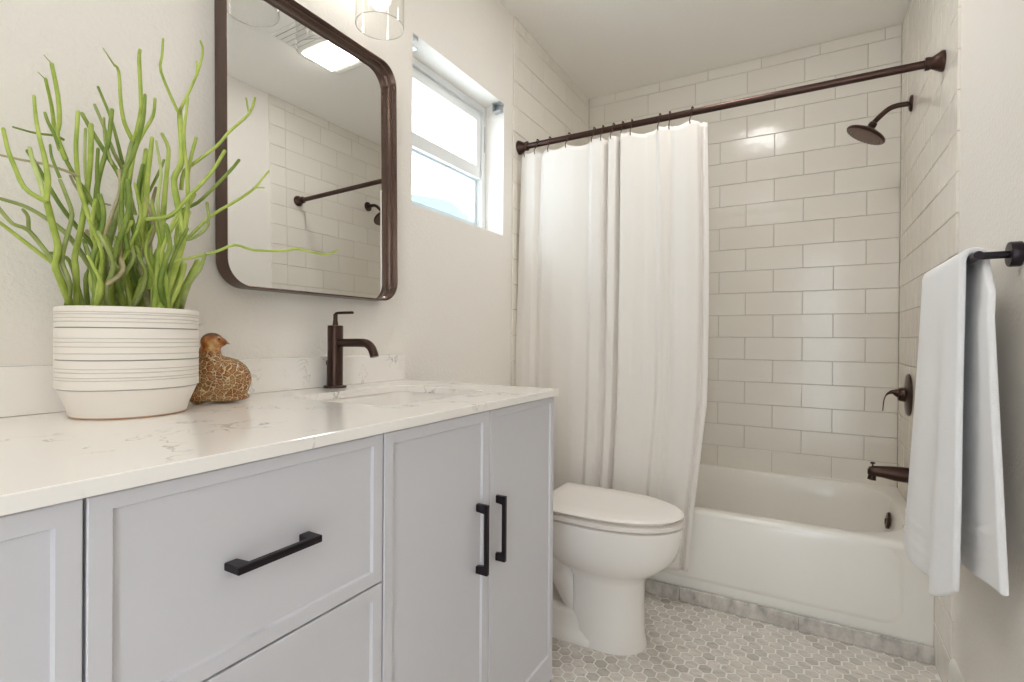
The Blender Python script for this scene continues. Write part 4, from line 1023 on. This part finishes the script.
# ================================================================ plant in its pot
pp = thing('potted_plant', 'pencil cactus in a ribbed white stoneware pot on the counter', 'plant', (-1.038, 0.4495, COUNTER))
bm = bmesh.new()
rb = 0.1030
strong = [0.1490, 0.0965]; fine = [0.1740, 0.1705, 0.1645, 0.1585, 0.1317, 0.1255, 0.1179, 0.107, 0.0825, 0.0765, 0.0685, 0.064]
prof = [(0.0825, 0.0006), (0.0840, 0.0014), (0.0840, 0.0030), (0.0846, 0.0040), (0.0872, 0.0150), (rb - 0.0035, 0.0455), (rb - 0.004, 0.0475), (rb - 0.004, 0.0490), (rb, 0.0500)]
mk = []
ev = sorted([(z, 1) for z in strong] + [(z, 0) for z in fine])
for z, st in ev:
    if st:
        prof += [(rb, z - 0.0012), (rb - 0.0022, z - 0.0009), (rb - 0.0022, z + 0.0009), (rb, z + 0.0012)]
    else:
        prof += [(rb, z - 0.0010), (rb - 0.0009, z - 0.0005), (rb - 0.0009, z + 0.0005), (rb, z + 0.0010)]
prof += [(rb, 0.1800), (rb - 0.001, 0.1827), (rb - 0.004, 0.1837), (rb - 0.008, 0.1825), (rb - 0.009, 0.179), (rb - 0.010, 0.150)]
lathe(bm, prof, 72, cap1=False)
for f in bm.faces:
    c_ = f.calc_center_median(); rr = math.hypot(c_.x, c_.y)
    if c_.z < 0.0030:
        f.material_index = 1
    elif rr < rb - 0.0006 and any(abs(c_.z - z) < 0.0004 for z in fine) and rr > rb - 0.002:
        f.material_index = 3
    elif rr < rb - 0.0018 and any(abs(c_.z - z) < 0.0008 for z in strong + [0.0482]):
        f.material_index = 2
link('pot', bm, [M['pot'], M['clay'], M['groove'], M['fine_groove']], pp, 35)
bm = bmesh.new(); lathe(bm, [(0.0880, 0.158), (0.0880, 0.164), (0.06, 0.167), (0.001, 0.168)], 40, cap0=True); link('soil', bm, M['soil'], pp, 60)
for tone, pts in STEMS:
    q = smooth_path(pts, 3)
    if len(pts) > 2 or pts[0][2] < 0.2:
        pass
    bm = bmesh.new()
    P3 = [p[:3] for p in q]
    P3 = [(x_, y_, max(z_, 0.163)) for x_, y_, z_ in P3]
    tube(bm, P3, [max(p[3] * 1.12, 0.0006) for p in q], 9)
    link('stem', bm, M['stem%d' % tone], pp, 60)

# ================================================================ quail figurine
L_ = Vector((0.425, 0.905, 0)); V_ = Vector((0.905, -0.425, 0))
qf = bpy.data.meshes.new('quail_figurine')
bm = bmesh.new()
def blob(c, r, rot=0.0, n=20, m_=14):
    vs = []
    ca, sa = math.cos(rot), math.sin(rot)
    rings = []
    for i in range(m_ + 1):
        th = PI * i / m_
        ring = []
        for k in range(n):
            ph = 2 * PI * k / n
            a = r[0] * math.sin(th) * math.cos(ph); b = r[1] * math.sin(th) * math.sin(ph); z = r[2] * math.cos(th)
            a, z = a * ca - z * sa, a * sa + z * ca
            p = L_ * (c[0] + a) + V_ * (c[1] + b); p.z = c[2] + z
            ring.append(p)
        rings.append(ring)
    loft(bm, rings[1:-1], True, True, True)
blob((0.000, 0, 0.050), (0.053, 0.041, 0.045), -0.30)
blob((-0.018, 0, 0.050), (0.040, 0.038, 0.048), 0.25)
blob((0.024, 0, 0.036), (0.025, 0.032, 0.036), -0.2)
blob((-0.042, 0, 0.022), (0.026, 0.030, 0.022), 0.5)
blob((-0.026, 0, 0.096), (0.022, 0.021, 0.030), 0.0)
blob((-0.022, 0, 0.125), (0.0215, 0.018, 0.0195), 0.0)
blob((-0.006, 0, 0.125), (0.012, 0.011, 0.009), -0.2)
blob((0.000, 0, 0.010), (0.050, 0.034, 0.010), 0.0)
q_ = link('quail_figurine', bm, M['quail'], None, True, (-1.052, 0.6255, COUNTER + 0.0002))
md = q_.modifiers.new('fuse', 'REMESH'); md.mode = 'VOXEL'; md.voxel_size = 0.0022; md.use_smooth_shade = True
md = q_.modifiers.new('soften', 'SMOOTH'); md.factor = 0.6; md.iterations = 6
tag(q_, 'glazed brown quail figurine looking back over its shoulder beside the pot', 'figurine')
bm = bmesh.new()
def bp(a, b, z):
    p = L_ * a + V_ * b; p.z = z; return p
loft(bm, [[bp(-0.001, 0.005, 0.1265), bp(-0.001, 0, 0.1305), bp(-0.001, -0.005, 0.1265), bp(-0.001, 0, 0.120)],
          [bp(0.007, 0.0022, 0.1235), bp(0.007, 0, 0.1255), bp(0.007, -0.0022, 0.1235), bp(0.007, 0, 0.1205)],
          [bp(0.0105, 0.0005, 0.1210), bp(0.0105, 0, 0.1215), bp(0.0105, -0.0005, 0.1210), bp(0.0105, 0, 0.1200)]], True, True, True)
link('beak', bm, new_mat('beak_tan', srgb(190, 150, 96), 0.3), q_)
eye_m = new_mat('eye_black', srgb(30, 22, 18), 0.1)
for sg in (1, -1):
    bm = bmesh.new()
    bmesh.ops.create_uvsphere(bm, u_segments=10, v_segments=8, radius=0.0022, matrix=Matrix.Translation(bp(-0.011, 0.0158 * sg, 0.1305)))
    link('eye', bm, eye_m, q_, True)

# ================================================================ toilet
TY = 1.715
tl = thing('toilet', 'white toilet with its lid down between the vanity and the tub', 'toilet', (-0.75, TY, 0))
def egg(xb, xf, hb, hm, z, n=12, rc=0.02):
    """toilet outline: straight back edge at xb with rounded corners, sides widening from hb to hm, half-ellipse to the tip xf"""
    xm = xb + (xf - xb) * 0.46
    right = [(xb, 0.0), (xb, -(hb - rc) * 0.5)]
    for i in range(5):
        a = R(180 + 90 * i / 4)
        right.append((xb + rc + rc * math.cos(a), -(hb - rc) + rc * math.sin(a)))
    for i in range(1, 5):
        q = i / 5
        right.append((xb + rc + (xm - xb - rc) * q, -(hb + (hm - hb) * math.sin(q * PI / 2))))
    for i in range(n + 1):
        a = PI / 2 * i / n
        right.append((xm + (xf - xm) * math.sin(a), -hm * math.cos(a) ** 0.96))
    pts = right + [(x, -y) for x, y in right[-2:0:-1]]
    return [(x + 0.75, y, z) for x, y in pts]
bm = bmesh.new()
rings = [egg(-0.700, -0.460, .086, .104, 0.0005), egg(-0.700, -0.461, .086, .104, 0.012), egg(-0.698, -0.468, .082, .099, 0.05), egg(-0.698, -0.470, .080, .096, 0.14),
         egg(-0.700, -0.468, .080, .096, 0.220), egg(-0.710, -0.456, .084, .101, 0.240), egg(-0.732, -0.430, .098, .117, 0.258), egg(-0.760, -0.400, .114, .137, 0.280),
         egg(-0.790, -0.374, .131, .152, 0.308), egg(-0.808, -0.358, .142, .161, 0.340), egg(-0.818, -0.350, .149, .1655, 0.373), egg(-0.822, -0.347, .152, .167, 0.402), egg(-0.822, -0.347, .152, .167, 0.420), egg(-0.816, -0.354, .146, .161, 0.423), egg(-0.805, -0.366, .136, .150, 0.4235)]
loft(bm, rings, True, True, True)
# trapway body and rear foot behind the front column
def rr3(x0, x1, y0, y1, r, z):
    return [(a + 0.75, b, z) for a, b in rrect(x0, x1, y0, y1, r, 8)]
loft(bm, [rr3(-1.02, -0.60, -.108, .108, .05, .0005), rr3(-1.02, -0.60, -.108, .108, .05, .020), rr3(-1.01, -0.62, -.100, .100, .05, .032), rr3(-1.005, -0.64, -.086, .086, .03, .045), rr3(-1.00, -0.66, -.082, .082, .03, .085), rr3(-0.995, -0.67, -.076, .076, .03, .092)], True, True, True)
tube(bm, smooth_path([(-0.93 + .75, 0, 0.03), (-0.90 + .75, 0, 0.15), (-0.84 + .75, 0, 0.215), (-0.76 + .75, 0, 0.20), (-0.70 + .75, 0, 0.12), (-0.66 + .75, 0, .06)], 4), 0.068, 18)
loft(bm, [rr3(-1.10, -0.80, -.085, .085, .05, .16), rr3(-1.12, -0.79, -.12, .12, .06, .26), rr3(-1.13, -0.78, -.15, .15, .06, .36), rr3(-1.13, -0.78, -.155, .155, .05, .412), rr3(-1.125, -0.785, -.150, .150, .05, .416)], True, True, True)
for sg in (1, -1):
    lathe(bm, [(0.013, 0), (0.013, 0.006), (0.009, 0.013), (0.001, 0.015)], 16, (-0.84 + .75, sg * 0.094, 0.032))
link('bowl', bm, M['porcelain'], tl, 50)
bm = bmesh.new()
loft(bm, [egg(-0.806, -0.360, .138, .152, 0.4268), egg(-0.820, -0.343, .152, .168, 0.4295), egg(-0.820, -0.343, .152, .168, 0.4420), egg(-0.812, -0.351, .145, .160, 0.4450)], True, True, True)
link('seat', bm, M['seat_plastic'], tl, 50)
bm = bmesh.new()
loft(bm, [egg(-0.818, -0.351, .156, .160, 0.4492, rc=.012), egg(-0.826, -0.343, .164, .168, 0.4585, rc=.012), egg(-0.826, -0.343, .164, .168, 0.4585, rc=.012), egg(-0.823, -0.347, .161, .164, 0.4630, rc=.012), egg(-0.815, -0.357, .154, .155, 0.4653, rc=.012), egg(-0.78, -0.42, .10, .10, 0.4665)], True, True, True)
lid = link('lid', bm, M['seat_plastic'], tl, 50)
for sg in (1, -1):
    bm = bmesh.new(); tube(bm, [(-0.832 + .75, sg * .075 - .02, 0.441), (-0.832 + .75, sg * .075 + .02, 0.441)], 0.010, 14); link('hinge', bm, M['seat_plastic'], tl, 50)
bm = bmesh.new()
loft(bm, [rr3(-1.140, -0.975, -.185, .185, .03, .417), rr3(-1.145, -0.965, -.195, .195, .03, .46), rr3(-1.148, -0.958, -.203, .203, .03, .755), rr3(-1.146, -0.960, -.200, .200, .03, .760)], True, True, True)
link('tank', bm, M['porcelain'], tl, 40)
bm = bmesh.new()
loft(bm, [rr3(-1.150, -0.952, -.210, .210, .03, .761), rr3(-1.152, -0.950, -.212, .212, .03, .766), rr3(-1.152, -0.950, -.212, .212, .03, .785), rr3(-1.147, -0.955, -.207, .207, .03, .792)], True, True, True)
link('tank_lid', bm, M['porcelain'], tl, 40)
bm = bmesh.new()
lathe(bm, [(0.012, 0), (0.012, 0.012), (0.008, 0.016)], 16, (-0.958 + .75, -0.14, 0.70), (1, 0, 0)); tube(bm, [(-0.944 + .75, -0.145, 0.70), (-0.942 + .75, -0.08, 0.695)], 0.005, 10); link('flush_lever', bm, M['nickel'], tl, 40)

# ================================================================ towel bar and towel
BX, BZ, BY0, BY1 = 0.2985, 1.2075, 1.385, 1.925
tb = thing('towel_bar', 'dark bronze towel bar on the right wall holding a white towel', 'towel bar', (xr, (BY0 + BY1) / 2, BZ))
ym = (BY0 + BY1) / 2
for i, y_ in enumerate((BY0, BY1 - 0.03)):
    bm = bmesh.new(); lathe(bm, [(0.0245, 0.0), (0.0250, 0.002), (0.0250, 0.0165), (0.0238, 0.0185), (0.010, 0.0187)], 36, (-0.0002, y_ - ym, 0), (-1, 0, 0))
    fl = link('wall_flange', bm, M['black_metal'], tb, 35)
    bm = bmesh.new(); tube(bm, [(-0.017, y_ - ym, 0), (BX - xr, y_ - ym, 0)], 0.0075, 16, dome=False); link('post', bm, M['black_metal'], tb, 40)
bm = bmesh.new(); tube(bm, [(BX - xr, BY0 - 0.013 - ym, 0), (BX - xr, BY1 - 0.016 - ym, 0)], 0.0088, 20, dome=False); link('bar', bm, M['black_metal'], tb, 40)

def towel_sheet(layer):
    pass
bm = bmesh.new()
NYt = 60
TY0, TY1 = 1.403, 1.810
def zfront(q):   # hem height of the front fall along the bar, q = 0 near the camera
    return 0.450 + 0.060 * max(0, 1 - q / 0.28) ** 1.6 + 0.012 * max(0, q - 0.6)
def zback(q):
    return 0.474 + 0.100 * max(0, 1 - q / 0.75)
def cross(q):
    """one cross-section: up the back fall, over the bar, down the front fall"""
    pts = []
    zb_, zf_ = zback(q), zfront(q)
    y0 = TY0 + (TY1 - TY0) * q
    NB = 90
    for i in range(NB):
        t_ = i / (NB - 1)          # 0 hem .. 1 top of back fall
        z_ = zb_ + (BZ - 0.005 - zb_) * t_
        x_ = BX + 0.0185 - 0.009 * (1 - q) ** 2 * min(1, (1 - t_) * 5) + 0.014 * (1 - t_) * min(1, q * 1.4) + 0.004 * math.sin(q * 11 + 1) * (1 - t_)
        band = 0.0030 * min(1, q * 14) if abs((z_ - zb_) - 0.052) < 0.004 or abs((z_ - zb_) - 0.100) < 0.006 else 0.0
        # the near edge of the back fall swings out towards the camera
        pts.append((min(x_, xr - 0.010) - band, y0 - (0.050 + 0.110 * (1 - t_)) * (1 - q) ** 2 * min(1, (1 - t_) * 9), z_))
    for i in range(1, 10):
        a = PI * i / 10
        pts.append((BX + 0.0175 * math.cos(a), y0 - 0.006 * (1 - q) * max(0, math.cos(a)), BZ + 0.0175 * math.sin(a) - 0.002))
    for i in range(NB):
        t_ = i / (NB - 1)
        z_ = BZ - 0.005 + (zf_ - BZ + 0.005) * t_
        lobe = 0.020 * math.exp(-((q - 0.20) / 0.13) ** 2) - 0.012 * math.exp(-((q - 0.48) / 0.10) ** 2) + 0.010 * math.exp(-((q - 0.75) / 0.15) ** 2)
        out = 0.0185 + (0.004 + 0.031 * q) * t_ ** 1.2 + lobe * t_ ** 0.9
        zz = z_ - zf_
        band = -0.0030 * min(1, q * 14) if abs(zz - 0.052) < 0.004 or abs(zz - 0.100) < 0.006 else 0.0
        pts.append((BX - out + band, y0 + 0.004 * q * t_ + (1 - q) ** 2 * (0.006 * math.sin(t_ * 5.5 + 0.4) * t_ - 0.006 * t_), z_))
    return pts
grid = [cross(i / NYt) for i in range(NYt + 1)]
sheet(bm, grid)
tw = link('bath_towel', bm, M['towel'], None, 70)
md = tw.modifiers.new('thickness', 'SOLIDIFY'); md.thickness = 0.013; md.offset = 0.0
md = tw.modifiers.new('round', 'BEVEL'); md.width = 0.005; md.segments = 3; md.limit_method = 'ANGLE'; md.angle_limit = R(60)
tag(tw, 'white terry bath towel draped over the dark towel bar', 'towel')
